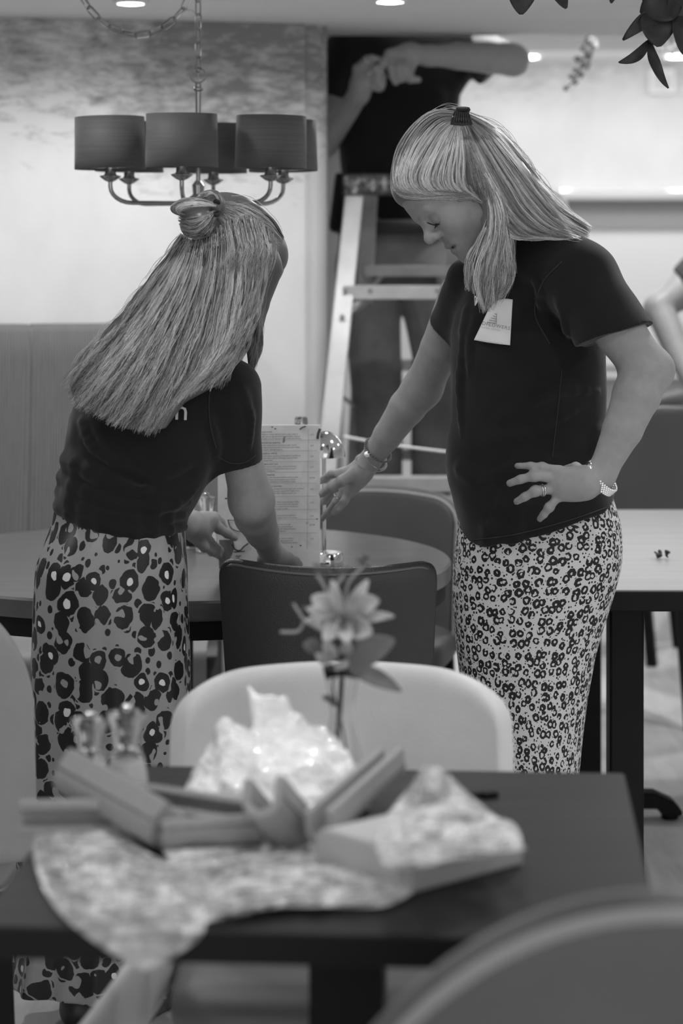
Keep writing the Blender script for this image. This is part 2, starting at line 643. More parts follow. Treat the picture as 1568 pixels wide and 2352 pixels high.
def leopard(name, base, black, white, cell, seed, kind, rough):
    t = NT(name)
    uvn = t.n('ShaderNodeTexCoord').outputs['UV']
    def dist(vec, sc, amt):
        no = t.n('ShaderNodeTexNoise'); t.set(no.inputs['Vector'], vec)
        no.inputs['Scale'].default_value = sc; no.inputs['Detail'].default_value = 1.5
        sub = t.n('ShaderNodeVectorMath', operation='SUBTRACT')
        t.t.links.new(no.outputs['Color'], sub.inputs[0]); sub.inputs[1].default_value = (0.5, 0.5, 0.5)
        sca = t.n('ShaderNodeVectorMath', operation='SCALE'); t.t.links.new(sub.outputs[0], sca.inputs[0]); sca.inputs[3].default_value = amt
        add = t.n('ShaderNodeVectorMath', operation='ADD'); t.set(add.inputs[0], vec); t.t.links.new(sca.outputs[0], add.inputs[1])
        return add.outputs[0]
    def voro(vec, cellsize, rnd=1.0):
        v = t.n('ShaderNodeTexVoronoi', voronoi_dimensions='2D')
        t.set(v.inputs['Vector'], vec); v.inputs['Scale'].default_value = 1.0 / cellsize
        v.inputs['Randomness'].default_value = rnd
        sp = t.n('ShaderNodeSeparateColor'); t.t.links.new(v.outputs['Color'], sp.inputs[0])
        return v.outputs['Distance'], sp.outputs
    lt = lambda a, b: t.math('LESS_THAN', a, b)
    gt = lambda a, b: t.math('GREATER_THAN', a, b)
    AND = lambda a, b: t.math('MULTIPLY', a, b)
    if kind == 'ring':
        vec = dist(uvn, 1 / (cell * 0.40), cell * 0.38)
        d, c = voro(vec, cell, 0.75)
        rad = t.math('ADD', 0.35, t.math('MULTIPLY', c[0], 0.12))
        ring = AND(lt(d, rad), gt(d, t.math('MULTIPLY', rad, t.math('ADD', 0.20, t.math('MULTIPLY', c[1], 0.26)))))
        gap = lt(t.noise(uvn, 1 / (cell * 0.55), 0), 0.70)
        ring = AND(ring, gap)
        d2, c2 = voro(uvn, cell * 0.42, 1.0)
        dots = AND(lt(d2, t.math('ADD', 0.16, t.math('MULTIPLY', c2[0], 0.16))), AND(gt(d, 0.53), gt(c2[1], 0.25)))
        blk = t.math('MAXIMUM', ring, dots)
        col = t.mix(blk, base, black)
    else:
        vec = dist(dist(uvn, 1 / (cell * 1.2), cell * 0.5), 1 / (cell * 0.35), cell * 0.22)
        d, c = voro(vec, cell, 0.95)
        rad = t.math('ADD', 0.34, t.math('MULTIPLY', c[0], 0.17))
        blob = lt(d, rad)
        cut = gt(t.noise(uvn, 1 / (cell * 0.5), 0.5), t.math('ADD', 0.36, t.math('MULTIPLY', lt(c[1], 0.22), -0.3)))
        blk = AND(blob, cut)
        d2, c2 = voro(dist(uvn, 1 / (cell * 0.5), cell * 0.15), cell * 0.6, 1.0)
        dots = AND(lt(d2, t.math('ADD', 0.10, t.math('MULTIPLY', c2[0], 0.26))), gt(d, t.math('ADD', rad, 0.08)))
        blk = t.math('MAXIMUM', blk, dots)
        col = t.mix(blk, base, black)
        hole = AND(lt(d, t.math('MULTIPLY', rad, 0.36)), lt(c[1], 0.22))
        col = t.mix(AND(hole, cut), col, t.mix(gt(c[2], 0.35), base, white))
    t.base(col)
    t.b.inputs['Roughness'].default_value = rough
    t.b.inputs['Specular IOR Level'].default_value = 0.4
    return t.m


def text_mesh(txt, size, align='LEFT', extrude=0.0, spacing=1.0, line=1.0):
    cu = bpy.data.curves.new('lettering', 'FONT')
    cu.body = txt
    cu.size = size
    cu.align_x = align
    cu.extrude = extrude
    cu.space_character = spacing
    cu.space_line = line
    cu.resolution_u = 2
    o = bpy.data.objects.new('lettering', cu)
    COL.objects.link(o)
    dg = bpy.context.evaluated_depsgraph_get()
    me = bpy.data.meshes.new_from_object(o.evaluated_get(dg))
    bpy.data.objects.remove(o)
    bpy.data.curves.remove(cu)
    V = np.zeros(len(me.vertices) * 3, np.float32); me.vertices.foreach_get('co', V)
    F = [tuple(p.vertices) for p in me.polygons]
    bpy.data.meshes.remove(me)
    return V.reshape(-1, 3), F
# ------------------------------------------------------------------ shared materials
M_wall = plaster('polished_plaster', 0.70, 0.80, 0.26)
M_farwall = plaster('far_plaster', 0.64, 0.72, 0.42, (1.9, 2.5))
M_ceil = plain('ceiling_paint', 0.80, 0.9, nscale=3, namt=0.03)
M_pier = plain('grey_plaster', 0.34, 0.8, nscale=4, namt=0.1)
M_floor = wood('floor_boards', 0.56, 0.78, 0.38, (6, 0.7, 1), 3.0)
M_chrome = plain('chrome', 0.75, 0.09, 1.0)
M_steel = plain('antique_metal', 0.42, 0.22, 1.0)
M_black = plain('black_wood', 0.004, 0.55, spec=0.25, nscale=20)
M_darkwood = wood('dark_wood_top', 0.014, 0.032, 0.5, (1.0, 16, 8), 2.2, 0.22)
M_roundwood = wood('round_top_wood', 0.085, 0.13, 0.30, (2, 14, 8), 2.0)
M_palewood = wood('pale_wood_top', 0.30, 0.42, 0.34, (1.3, 16, 8), 2.2)
M_cream = leather('cream_leather', 0.74, 0.4)
M_dark = leather('charcoal_leather', 0.034, 0.38)
M_grey = leather('grey_leather', 0.085, 0.42)
M_mid = leather('mid_grey_leather', 0.36, 0.40)
M_white = plain('white_paint', 0.85, 0.5)
M_alu = plain('worn_aluminium', 0.48, 0.45, 0.3, nscale=12, namt=0.12)
M_alud = plain('dull_aluminium', 0.36, 0.5, 0.4, nscale=12, namt=0.15)
M_glass = glass('clear_glass')
M_emit = plain('lamp_glow', 1.0, 0.5, emit=14.0)

# ------------------------------------------------------------------ the setting
put(MB().box((-3.2, -0.8, -0.06), (4.2, 13.0, 0.0)).build('floor', M_floor, smooth=False), kind='structure')
put(MB().box((-3.2, -0.8, CEIL), (4.2, 6.985, CEIL + 0.30)).build('ceiling', M_ceil, smooth=False), kind='structure')
put(MB().box((-3.2, 6.985, FARCEIL), (4.2, 13.0, FARCEIL + 0.12)).build('ceiling_far', M_ceil, smooth=False), kind='structure')
plan = [(-3.2, 5.90), (-0.105, 6.60)]
cx, cy, rr = -0.125, 6.70, 0.082
for k in range(0, 11):
    a = math.radians(-77 + 77 * k / 10)
    plan.append((cx + rr * math.cos(a), cy + rr * math.sin(a)))
plan += [(-0.043, 6.985), (-3.2, 6.985)]
put(MB().prism(plan, (0, 0, 0), (0, 0, CEIL), (1, 0, 0), (0, 1, 0)).build('wall_left', M_wall), kind='structure')
put(MB().box((-3.2, 8.5, 0), (0.005, 8.8, FARCEIL)).build('wall_inner', M_pier, smooth=False), kind='structure')
put(MB().box((-3.2, 12.5, 0), (4.2, 12.7, FARCEIL)).build('wall_back', M_farwall, smooth=False), kind='structure')
put(MB().box((4.0, -0.8, 0), (4.2, 13.0, FARCEIL)).build('wall_right', M_farwall, smooth=False), kind='structure')
put(MB().box((-3.4, -0.8, 0), (-3.2, 13.0, FARCEIL)).build('wall_far_left', M_pier, smooth=False), kind='structure')
put(MB().box((0.6, 12.46, 0.0), (4.0, 12.5, 0.72)).build('trim_1', M_pier, smooth=False), kind='structure')
put(MB().box((0.6, 12.40, 0.72), (4.0, 12.5, 0.75)).build('trim_2', M_white, smooth=False), kind='structure')


def downlight(x, y, z, r, label, group):
    e = empty('ceiling_downlight', (x, y, z), label, 'light', group)
    MB().lathe([(r, 0), (r * 1.35, -0.001), (r * 1.35, -0.006), (r * 1.02, -0.010), (r, -0.004)], n=36, cap=False).build('trim_ring', M_white, e, local=True)
    MB().lathe([(0.001, -0.012), (r * 0.6, -0.0115), (r, -0.003)], n=36, cap=False).build('lens', M_emit, e, local=True)
    return e


downlight(-0.545, 5.97, CEIL, 0.034, 'glowing round ceiling spotlight above the hanging swag of chain', 'ceiling spotlights')
downlight(0.125, 5.93, CEIL, 0.034, 'glowing round ceiling spotlight cut by the top of the picture, above the ladder', 'ceiling spotlights')
downlight(0.97, 12.0, FARCEIL, 0.06, 'far-room ceiling spotlight shining beside the bent elbow of the man', 'ceiling spotlights')
downlight(1.74, 11.97, FARCEIL, 0.06, 'far-room ceiling spotlight behind the big dark hanging leaves', 'ceiling spotlights')

# framed hatch on the far wall
hz = 12.44
e = empty('serving_hatch', (2.0, hz, 1.3), 'wide wall hatch with a silver top rail and grey strip on the far wall', 'hatch')
x0 = (1280 - 784) * hz / FPX
zt = CAMZ + (HV - 436) * hz / FPX
fr = MB().box((x0, hz - 0.10, zt - 0.055), (3.6, hz + 0.06, zt)).box((x0, hz - 0.04, 0.78), (x0 + 0.05, hz + 0.06, zt - 0.055))
fr.build('frame', M_chrome, e, bevel=0.008)
MB().box((x0 + 0.05, hz - 0.02, CAMZ + (HV - 525) * hz / FPX), (3.6, hz + 0.0, zt - 0.055)).build('soffit_shade', plain('soffit_shade_grey', 0.36, 0.7), e, smooth=False)  # soffit shade under the rail put in as a grey strip
MB().box((x0 + 0.05, hz + 0.0, 0.78), (3.6, hz + 0.03, zt - 0.055)).build('panel', plain('hatch_panel', 0.80, 0.6), e, smooth=False)
e = empty('wall_picture', P(1522, 185, 12.46), 'small pale framed picture high on the far wall behind hanging leaves', 'picture')
MB().box((1.66, 12.45, 2.25), (1.80, 12.5, 2.385)).build('frame', M_white, e, bevel=0.005)
MB().box((1.68, 12.44, 2.27), (1.78, 12.452, 2.36)).build('print', plain('picture_print', 0.55, 0.4, nscale=20, namt=0.2), e, smooth=False)

# ------------------------------------------------------------------ corduroy banquette
def corduroy():
    t = NT('ribbed_corduroy')
    tc = t.n('ShaderNodeTexCoord'); sp = t.n('ShaderNodeSeparateXYZ'); t.t.links.new(tc.outputs['UV'], sp.inputs[0])
    w = t.math('ABSOLUTE', t.math('SINE', t.math('MULTIPLY', sp.outputs[0], math.pi * 150)))
    n = t.noise(t.coord('UV', (60, 4, 1)), 3, 4)
    g = t.math('ADD', t.math('MULTIPLY', w, 0.55), t.math('MULTIPLY', n, 0.45))
    t.base(t.ramp(g, [(0.25, 0.045), (0.75, 0.13)]))
    t.b.inputs['Roughness'].default_value = 0.85
    t.b.inputs['Sheen Weight'].default_value = 0.3
    t.bump(w, 0.5, 0.003)
    return t.m
M_cord = corduroy()


def uv_grid(fn, nu, nv, us, vs, name, mat, parent=None, solid=0, off=0, closed_u=False):
    mb = MB().grid(fn, nu, nv, closed_u)
    o = mb.build(name, mat, parent, auto=False)
    me = o.data
    uv = me.uv_layers.new(name='uv')
    L = np.zeros(len(me.loops), np.int32); me.loops.foreach_get('vertex_index', L)
    i = L % nu; j = L // nu
    U = i / (nu if closed_u else nu - 1) * us
    if closed_u:      # seam column
        first = np.zeros(len(me.polygons), np.int32); me.polygons.foreach_get('loop_start', first)
        for q in range(4):
            pass
        poly_u = U.reshape(-1, 4)
        wrap = (poly_u.max(1) - poly_u.min(1)) > us * 0.5
        pu = poly_u.copy(); pu[wrap] = np.where(pu[wrap] < us * 0.5, pu[wrap] + us, pu[wrap])
        U = pu.ravel()
    uv.data.foreach_set('uv', np.stack((U, j / (nv - 1) * vs), 1).astype(np.float32).ravel())
    if solid:
        m = o.modifiers.new('solid', 'SOLIDIFY'); m.thickness = solid; m.offset = off
    return o


e = empty('banquette', (-0.9, 5.9, 0), 'tall corduroy banquette bench with vertical seams against the plaster wall', 'bench')
bx0, bx1 = -2.3, -0.335
def wall_y(x): return 6.60 + (x + 0.105) * 0.2262
PANW = 0.335
def back_fn(a, b):
    x = bx0 + (bx1 - bx0) * a
    z = 0.40 + 0.775 * b
    y = wall_y(x) - 0.05 - 0.42 * (1 - b) ** 1.1
    c = abs(((x + 0.862) / PANW) % 1.0 - 0.5) * 2          # 0 mid panel .. 1 seam
    y += 0.022 * c ** 8 - 0.012
    if b > 0.93: y += 0.05 * ((b - 0.93) / 0.07) ** 2
    # panels fan out towards the bottom
    x += 0.04 * (1 - b)
    return (x, y, z)
uv_grid(back_fn, 220, 40, bx1 - bx0, 0.8, 'backrest', M_cord, e, 0.05, 1)
MB().grid(lambda a, b: (bx0 + (bx1 - bx0) * a, wall_y(bx0 + (bx1 - bx0) * a) - 0.03 - 0.06 * math.cos(math.pi * (b - 0.5)) * 0 - 0.055 * (1 - b), 1.168 + 0.022 * math.sin(math.pi * b)), 60, 8).build('top_roll', M_cord, e)
def seat_pts(): 
    mb = MB()
    def f(a, b):
        x = bx0 + (bx1 - bx0) * a
        yb = wall_y(x) - 0.30
        yf = wall_y(x) - 0.82
        th = b * 2 * math.pi
        ex = lambda q: math.copysign(abs(q) ** 0.45, q)
        return (x, (yb + yf) / 2 + (yb - yf) / 2 * ex(math.cos(th)), 0.385 + 0.065 * ex(math.sin(th)))
    return mb.grid(f, 50, 40)
seat_pts().build('seat', leather('banquette_seat', 0.30, 0.5), e)
MB().prism([(bx0, wall_y(bx0) - 0.74), (bx1, wall_y(bx1) - 0.74), (bx1, wall_y(bx1) - 0.05), (bx0, wall_y(bx0) - 0.05)], (0, 0, 0), (0, 0, 0.33), (1, 0, 0), (0, 1, 0)).build('plinth', M_black, e, smooth=False)

# ------------------------------------------------------------------ tables
def local_box(mb, c, size, rz=0.0):
    M = Matrix.Translation(c) @ Matrix.Rotation(rz, 4, 'Z')
    s = [q / 2 for q in size]
    return mb.box((-s[0], -s[1], -s[2]), s, M)

# foreground square table
FR = -0.0698
e = empty('dining_table', (0.0, 2.67, 0), 'dark wooden square table in front, strewn with foam and bubble wrap', 'table')
corn = [(0.368, 3.01), (-0.322, 3.058), (-0.374, 2.335), (0.317, 2.285)]
MB().prism(corn, (0, 0, 0.716), (0, 0, 0.75), (1, 0, 0), (0, 1, 0)).build('tabletop', M_darkwood, e, bevel=0.003)
ctr = np.mean(corn, axis=0)
MB().prism([tuple(ctr + (np.array(q) - ctr) * 1.0035) for q in corn], (0, 0, 0.7175), (0, 0, 0.7475), (1, 0, 0), (0, 1, 0)).build('edge_band', M_black, e, smooth=False)
local_box(MB(), (0.008, 2.66, 0.36), (0.085, 0.085, 0.71), FR).build('column', M_black, e, bevel=0.004)
b = MB()
local_box(b, (0.008, 2.66, 0.018), (0.52, 0.07, 0.036), FR + 0.78); local_box(b, (0.008, 2.66, 0.018), (0.52, 0.07, 0.036), FR - 0.78)
b.build('foot', M_black, e, bevel=0.006)

# round table
RC = (-0.375, 5.06, 0.615)
e = empty('round_table', (RC[0], RC[1], 0), 'big dark round dining table set under the drum-shade chandelier', 'table')
MB().lathe([(0.02, 0.71), (RC[2] - 0.004, 0.71), (RC[2], 0.714), (RC[2], 0.745), (RC[2] - 0.004, 0.75), (0.02, 0.75)], (RC[0], RC[1], 0), 96).build('tabletop', M_roundwood, e)
MB().lathe([(RC[2] - 0.03, 0.672), (RC[2] - 0.012, 0.672), (RC[2] - 0.012, 0.71), (RC[2] - 0.03, 0.71)], (RC[0], RC[1], 0), 96, cap=False).build('edge_band', M_black, e)
MB().lathe([(0.05, 0.04), (0.05, 0.70), (0.2, 0.71)], (RC[0], RC[1], 0), 32).build('column', M_black, e)
MB().lathe([(0.30, 0.0), (0.30, 0.015), (0.10, 0.045), (0.05, 0.06)], (RC[0], RC[1], 0), 48).build('base', M_black, e)

# pale table on the right
e = empty('dining_table', (1.1, 5.3, 0), 'long pale-topped table with black edge behind the woman on the right', 'table')
MB().box((0.42, 4.59, 0.708), (1.95, 5.985, 0.748)).build('tabletop', M_black, e, bevel=0.003)
MB().box((0.424, 4.594, 0.747), (1.946, 5.981, 0.751)).build('veneer', M_palewood, e, smooth=False).__setitem__('label', 'pale wood veneer top')
for (x, y) in ((0.583, 4.75), (0.612, 5.78), (1.75, 4.75), (1.75, 5.78)):
    MB().box((x - 0.035, y - 0.035, 0.03), (x + 0.035, y + 0.035, 0.71)).build('column', M_black, e, bevel=0.005)
    f = MB()
    for (dx, dy) in ((1, 0), (-1, 0), (0, 1), (0, -1)):
        q = [(0.03, 0.03), (0.03, 0.075), (0.17, 0.07), (0.215, 0.05), (0.24, 0.022), (0.235, 0.012), (0.19, 0.012), (0.175, 0.03)]
        px = np.array((-dy, dx, 0.0)) * 0.028
        f.prism(q, np.array((x, y, 0.0)) - px, np.array((x, y, 0.0)) + px, (dx, dy, 0), (0, 0, 1))
        f.lathe([(0.022, 0.0), (0.022, 0.014)], (x + dx * 0.21, y + dy * 0.21, 0), 16)
    f.build('foot', M_black, e, bevel=0.004)

# far table with papers, far right
e = empty('dining_table', (2.2, 8.9, 0), 'far table edge at the right margin carrying pale papers', 'table')
MB().box((1.21, 8.3, 0.71), (2.9, 9.3, 0.75)).build('tabletop', M_black, e, bevel=0.003)
for (x, y) in ((1.5, 8.45), (2.75, 8.45), (1.5, 9.15), (2.75, 9.15)):
    MB().box((x - 0.03, y - 0.03, 0), (x + 0.03, y + 0.03, 0.71)).build('leg', M_black, e, bevel=0.004)
b = MB()
for k in range(6):
    local_box(b, (1.40 + 0.01 * math.sin(k * 2), 8.6, 0.7525 + k * 0.004), (0.34, 0.24, 0.0035), 0.1 * math.sin(k * 3.1))
put(b.build('paper_stack', M_white, smooth=False), 'stack of white papers on the far table at the right margin', 'papers')
b = MB()
for k in range(4):
    b.lathe([(0.05, 0.752 + k * 0.012), (0.12, 0.760 + k * 0.012), (0.125, 0.766 + k * 0.012), (0.05, 0.762 + k * 0.012)], (1.42, 8.95, 0), 32)
for k in range(1):
    put(b.build('plate_stack', M_white), 'short stack of pale plates behind the papers on the far table', 'plates')

# ------------------------------------------------------------------ chairs
def chair(label, loc, rz, mat, W=0.46, top=0.855, arch=0.02, rc=0.05, a0=0.78, wrap=0.06, taper=0.10, thick=0.045, zb=0.40,
          recline=0.05, pipe=None, piper=0.004, legs=M_black, seat_d=0.43, group=None, seatw=None, seatz=0.47, name='dining_chair', seatmat=None):
    e = empty(name, loc, label, 'chair', group, rz)
    def mid(a, b):
        aa = abs(a)
        h = top - arch * a * a
        if aa > a0:
            q = (aa - a0) / (1 - a0)
            h -= rc * (1 - math.sqrt(max(0, 1 - min(1, q) ** 2)))
        z = zb + (h - zb) * b
        x = W / 2 * a * (1 - taper * (1 - (z - zb) / (top - zb)))
        y = wrap * a * a - recline * ((z - zb) / (top - zb))
        return np.array((x, y, z))
    nu, nv = 33, 13
    mb = MB()
    av = [-1 + 2 * i / (nu - 1) for i in range(nu)]
    av = [math.copysign(1 - (1 - abs(a)) ** 1.25, a) for a in av]
    mb.grid(lambda a, b: mid(av[int(round(a * (nu - 1)))], b), nu, nv)
    o = mb.build('backrest', mat, e, local=True, auto=False)
    m = o.modifiers.new('solid', 'SOLIDIFY'); m.thickness = thick; m.offset = 0
    m = o.modifiers.new('sub', 'SUBSURF'); m.levels = 2; m.render_levels = 2
    # piping around the rim, on the outer face
    if pipe is not None:
        path = [mid(-1, b / 8) for b in range(9)] + [mid(a, 1) for a in av[1:-1]] + [mid(1, 1 - b / 8) for b in range(9)]
        for sgn in (-1, 1):
            pts = [p + np.array((0, sgn * (thick / 2 - 0.002), -0.003)) for p in path]
            c = np.array((0, 0, (zb + top) / 2))
            pts = [p + nrm((c - p) * (1, 0, 1)) * 0.010 for p in pts]
            MB().tube(pts, piper, 8).build('piping', pipe, o, local=True)
    sw = seatw or W * 0.98
    s = MB()
    def seatf(a, b):
        th = a * 2 * math.pi
        ex = lambda q, p: math.copysign(abs(q) ** p, q)
        ph = (b - 0.5) * math.pi
        r = ex(math.cos(ph), 0.4)
        return (sw / 2 * r * ex(math.cos(th), 0.45), seat_d / 2 + 0.01 + seat_d / 2 * r * ex(math.sin(th), 0.45), seatz - 0.05 + 0.05 * ex(math.sin(ph), 0.6))
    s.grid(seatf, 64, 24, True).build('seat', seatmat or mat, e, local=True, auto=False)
    for sx in (-1, 1):
        for sy in (0, 1):
            x, y = sx * (sw / 2 - 0.04), (0.03 if sy == 0 else seat_d - 0.03)
            MB().bar((x * 1.06, y + (-0.04 if sy == 0 else 0.02), 0), (x, y, seatz - 0.08), 0.034, 0.034, (0, 1, 0)).build('leg', legs, e, local=True, bevel=0.004)
    return e


M_pipe_l = plain('pale_piping', 0.75, 0.4)
M_pipe_d = plain('dark_piping', 0.12, 0.35)
M_pipe_g = plain('grey_piping', 0.30, 0.4)
# cream chair beyond the foreground table (we see the inside of its back)
cream = chair('cream leather chair facing us behind the table with the bubble wrap', (0.0, 3.38, 0), math.pi + 0.02, M_cream, W=0.475, top=0.825, arch=0.012, rc=0.06, a0=0.55, wrap=0.075, taper=-0.04, thick=0.05, recline=0.03, seat_d=0.40, seatw=0.47, seatmat=leather('shaded_seat', 0.14, 0.45))  # seat leather darkened to put the shade below the table into its colour
for sx in (-1, 1):
    mbw = MB()
    def wing(a, b, sx=sx):
        q = 2 * math.pi * a
        x = 0.238 + 0.075 * b ** 1.4 + 0.013 * math.cos(q)
        zt_ = 0.530 - 0.030 * b
        return (sx * x, 3.30 - 0.53 * b, (zt_ + 0.40) / 2 + (zt_ - 0.40) / 2 * math.copysign(abs(math.sin(q)) ** 0.5, math.sin(q)))
    mbw.grid(wing, 24, 20, True).build('side_wing', M_cream, cream, auto=False)
# charcoal chair pushed to the round table
chair('charcoal leather chair with its back to us under the menu card', (-0.025, 4.30, 0), -0.10, M_dark, W=0.40, top=0.845, arch=-0.012, rc=0.02, a0=0.86, wrap=0.05, taper=0.13, thick=0.04, recline=0.045, pipe=M_pipe_d, piper=0.0025, zb=0.36)
# chair across the round table
chair('grey leather chair on the far side of the round table below the ladder', (0.09, 6.02, 0), math.pi - 0.2, M_grey, W=0.47, top=0.805, arch=0.02, rc=0.05, a0=0.7, wrap=0.10, taper=0.02, thick=0.06, recline=0.05, pipe=M_pipe_g, seat_d=0.36)
# chair at the left margin
chair('light grey leather chair cut by the left margin beside the leopard skirt', (-0.722, 3.66, 0), 0.25, M_mid, W=0.45, top=0.895, arch=0.0, rc=0.20, a0=0.25, wrap=0.03, taper=-0.06, thick=0.05, recline=0.03, pipe=M_pipe_g, piper=0.003, zb=0.44)
# big foreground chair, bottom right
chair('large blurred charcoal round-backed chair in the bottom right corner', (0.262, 1.93, 0), 0.0, M_grey, W=0.60, top=0.905, arch=0.0, rc=0.36, a0=0.0, wrap=0.05, taper=-0.15, thick=0.055, recline=0.02, pipe=M_pipe_g, piper=0.007, zb=0.36)
# far chairs on the right
chair('dark grey chair standing behind the pale table under the bent elbow', (0.82, 6.75, 0), 0.35, M_grey, W=0.50, top=0.97, arch=0.01, rc=0.05, a0=0.8, wrap=0.05, taper=-0.25, thick=0.06, zb=0.40, seatw=0.5)
chair('dark grey chair further back between the elbow and the far table', (1.12, 8.05, 0), 1.2, M_grey, W=0.46, top=0.93, arch=0.01, rc=0.05, a0=0.8, wrap=0.05, taper=0.0, thick=0.06, zb=0.40)

# ------------------------------------------------------------------ chandelier
CHX, CHY = (455 - 784) * 5.1 / FPX, 5.1
def shade_mat():
    t = NT('pleated_shade')
    tc = t.n('ShaderNodeTexCoord'); sp = t.n('ShaderNodeSeparateXYZ'); t.t.links.new(tc.outputs['Object'], sp.inputs[0])
    n = t.noise(t.coord('Object', (6, 6, 900)), 1.0, 3)
    t.base(t.ramp(n, [(0.3, 0.085), (0.7, 0.125)]))
    t.b.inputs['Roughness'].default_value = 0.65
    t.b.inputs['Sheen Weight'].default_value = 0.2
    t.bump(n, 0.2, 0.001)
    return t.m
M_shade = shade_mat()
M_inner = plain('shade_lining', 0.5, 0.6)
e = empty('chandelier', (CHX, CHY, 1.53), 'six-light chandelier with grey drum shades hanging above the round table', 'chandelier')
zc = lambda v: CAMZ + (HV - v) * CHY / FPX
zarm = zc(467)
MB().lathe([(0.006, zc(262)), (0.0065, zc(210)), (0.011, zc(207)), (0.011, zc(203)), (0.007, zc(200)), (0.007, zc(193)), (0.003, zc(190))], (CHX, CHY, 0), 20).lathe(
    [(0.0045, zarm), (0.0065, zc(262))], (CHX, CHY, 0), 20).build('stem', M_steel, e)
MB().lathe([(0.004, zarm - 0.03), (0.014, zarm - 0.022), (0.022, zarm - 0.01), (0.022, zarm + 0.012), (0.012, zarm + 0.02), (0.014, zarm + 0.04), (0.006, zarm + 0.05)], (CHX, CHY, 0), 28).build('hub', M_steel, e)
ring = [(CHX + 0.0165 * math.cos(t), CHY, zc(173) + 0.0165 * math.sin(t)) for t in np.linspace(0, 2 * math.pi, 29)[:-1]]
MB().tube(ring, 0.0018, 8, True).build('ring', M_steel, e)
RA = 0.203
for k in range(6):
    al = math.radians(-6.3 + 60 * k)
    dx, dy = math.sin(al), -math.cos(al)
    at = lambda r, z: (CHX + dx * r, CHY + dy * r, z)
    pts = [at(0.012, zarm)] + [at(RA - 0.05, zarm)] + [at(RA - 0.05 + 0.05 * math.sin(t), zarm + 0.035 * (1 - math.cos(t))) for t in np.linspace(0.25, math.pi / 2, 6)] + [at(RA, zarm + 0.048)]
    arm = MB().tube(pts, 0.0048, 12).build('arm', M_steel, e)
    cx_, cy_ = CHX + dx * RA, CHY + dy * RA
    zb_ = zarm + 0.045
    MB().lathe([(0.005, zb_), (0.012, zb_ + 0.003), (0.022, zb_ + 0.010), (0.024, zb_ + 0.013), (0.014, zb_ + 0.015), (0.012, zb_ + 0.019), (0.012, zb_ + 0.04), (0.014, zb_ + 0.043), (0.010, zb_ + 0.055)], (cx_, cy_, 0), 28).build('cup', M_steel, arm)
    zs = zc(391)
    tl = 0.018 * math.sin(k * 2.1)
    Mt = Matrix.Rotation(tl, 4, 'Y') @ Matrix.Rotation(0.012 * math.cos(k * 1.7), 4, 'X')
    s = MB().lathe([(0.0775, 0.0), (0.0765, 0.0565), (0.0755, 0.113)], (cx_, cy_, zs), 56, Mt, cap=False).build('shade', M_shade, e, auto=False)
    m = s.modifiers.new('solid', 'SOLIDIFY'); m.thickness = 0.0018; m.offset = -1
    MB().lathe([(0.073, 0.004), (0.012, 0.004), (0.012, 0.006), (0.073, 0.006)], (cx_, cy_, zs), 12, Mt, cap=False).build('spider', M_steel, s)
    MB().lathe([(0.008, zb_ + 0.05), (0.014, zb_ + 0.075), (0.017, zb_ + 0.09), (0.012, zb_ + 0.105), (0.002, zb_ + 0.112)], (cx_, cy_, 0), 20).build('bulb', plain('bulb_glass', 0.6, 0.2), s)


def link_ring(mb, c, d, side, L=0.036, Wd=0.016, r=0.0017):
    d = nrm(d); side = nrm(np.array(side) - d * np.dot(side, d))
    pts = []
    for t in np.linspace(0, 2 * math.pi, 25)[:-1]:
        x = (L - Wd) / 2 * np.sign(math.cos(t)) * (1 if abs(math.cos(t)) > 0.02 else 0) + Wd / 2 * math.cos(t)
        pts.append(np.array(c) + d * x + side * (Wd / 2) * math.sin(t))
    mb.tube(pts, r, 6, True)


def chain_links(mb, path, pitch=0.031):
    path = spline(path, 400)
    seg = np.concatenate(((0,), np.cumsum(np.linalg.norm(np.diff(path, axis=0), axis=1))))
    for i, q in enumerate(np.arange(pitch / 2, seg[-1], pitch)):
        j = int(np.searchsorted(seg, q)); j = min(max(j, 3), 396)
        d = path[j + 3] - path[j - 3]
        dn = nrm(d)
        s1 = np.cross(dn, (0, 1, 0)); s1 = nrm(s1); s2 = np.cross(dn, s1)
        ang = math.radians(35 + 90 * (i % 2))
        link_ring(mb, path[j], d, s1 * math.cos(ang) + s2 * math.sin(ang))


mb = MB()
chain_links(mb, [P(455, -95, CHY), P(455, 20, CHY), P(455, 157, CHY)])
chain_links(mb, [P(140, -95, CHY), P(176, -30, CHY), P(212, 27, CHY), P(262, 66, CHY), P(320, 80, CHY), P(375, 62, CHY), P(418, 22, CHY), P(442, -30, CHY), P(452, -95, CHY)])
mb.build('chain', M_steel, e)
mb = MB()
mb.tube(spline([P(140, -95, CHY), P(176, -30, CHY), P(214, 24, CHY), P(262, 62, CHY), P(320, 72, CHY), P(375, 57, CHY), P(425, 24, CHY), P(448, 30, CHY), P(455, 80, CHY), P(455, 190, CHY)], 50), 0.0012, 6)
mb.build('flex', plain('clear_flex', 0.5, 0.3), e)
mb = MB()
mb.lathe([(0.03, CEIL - 0.012), (0.034, CEIL - 0.002), (0.034, CEIL)], (CHX, CHY, 0), 24).lathe([(0.012, CEIL - 0.01), (0.012, CEIL)], ((140 - 784) * CHY / FPX, CHY, 0), 16)
mb.build('ceiling_hook', M_steel, e)

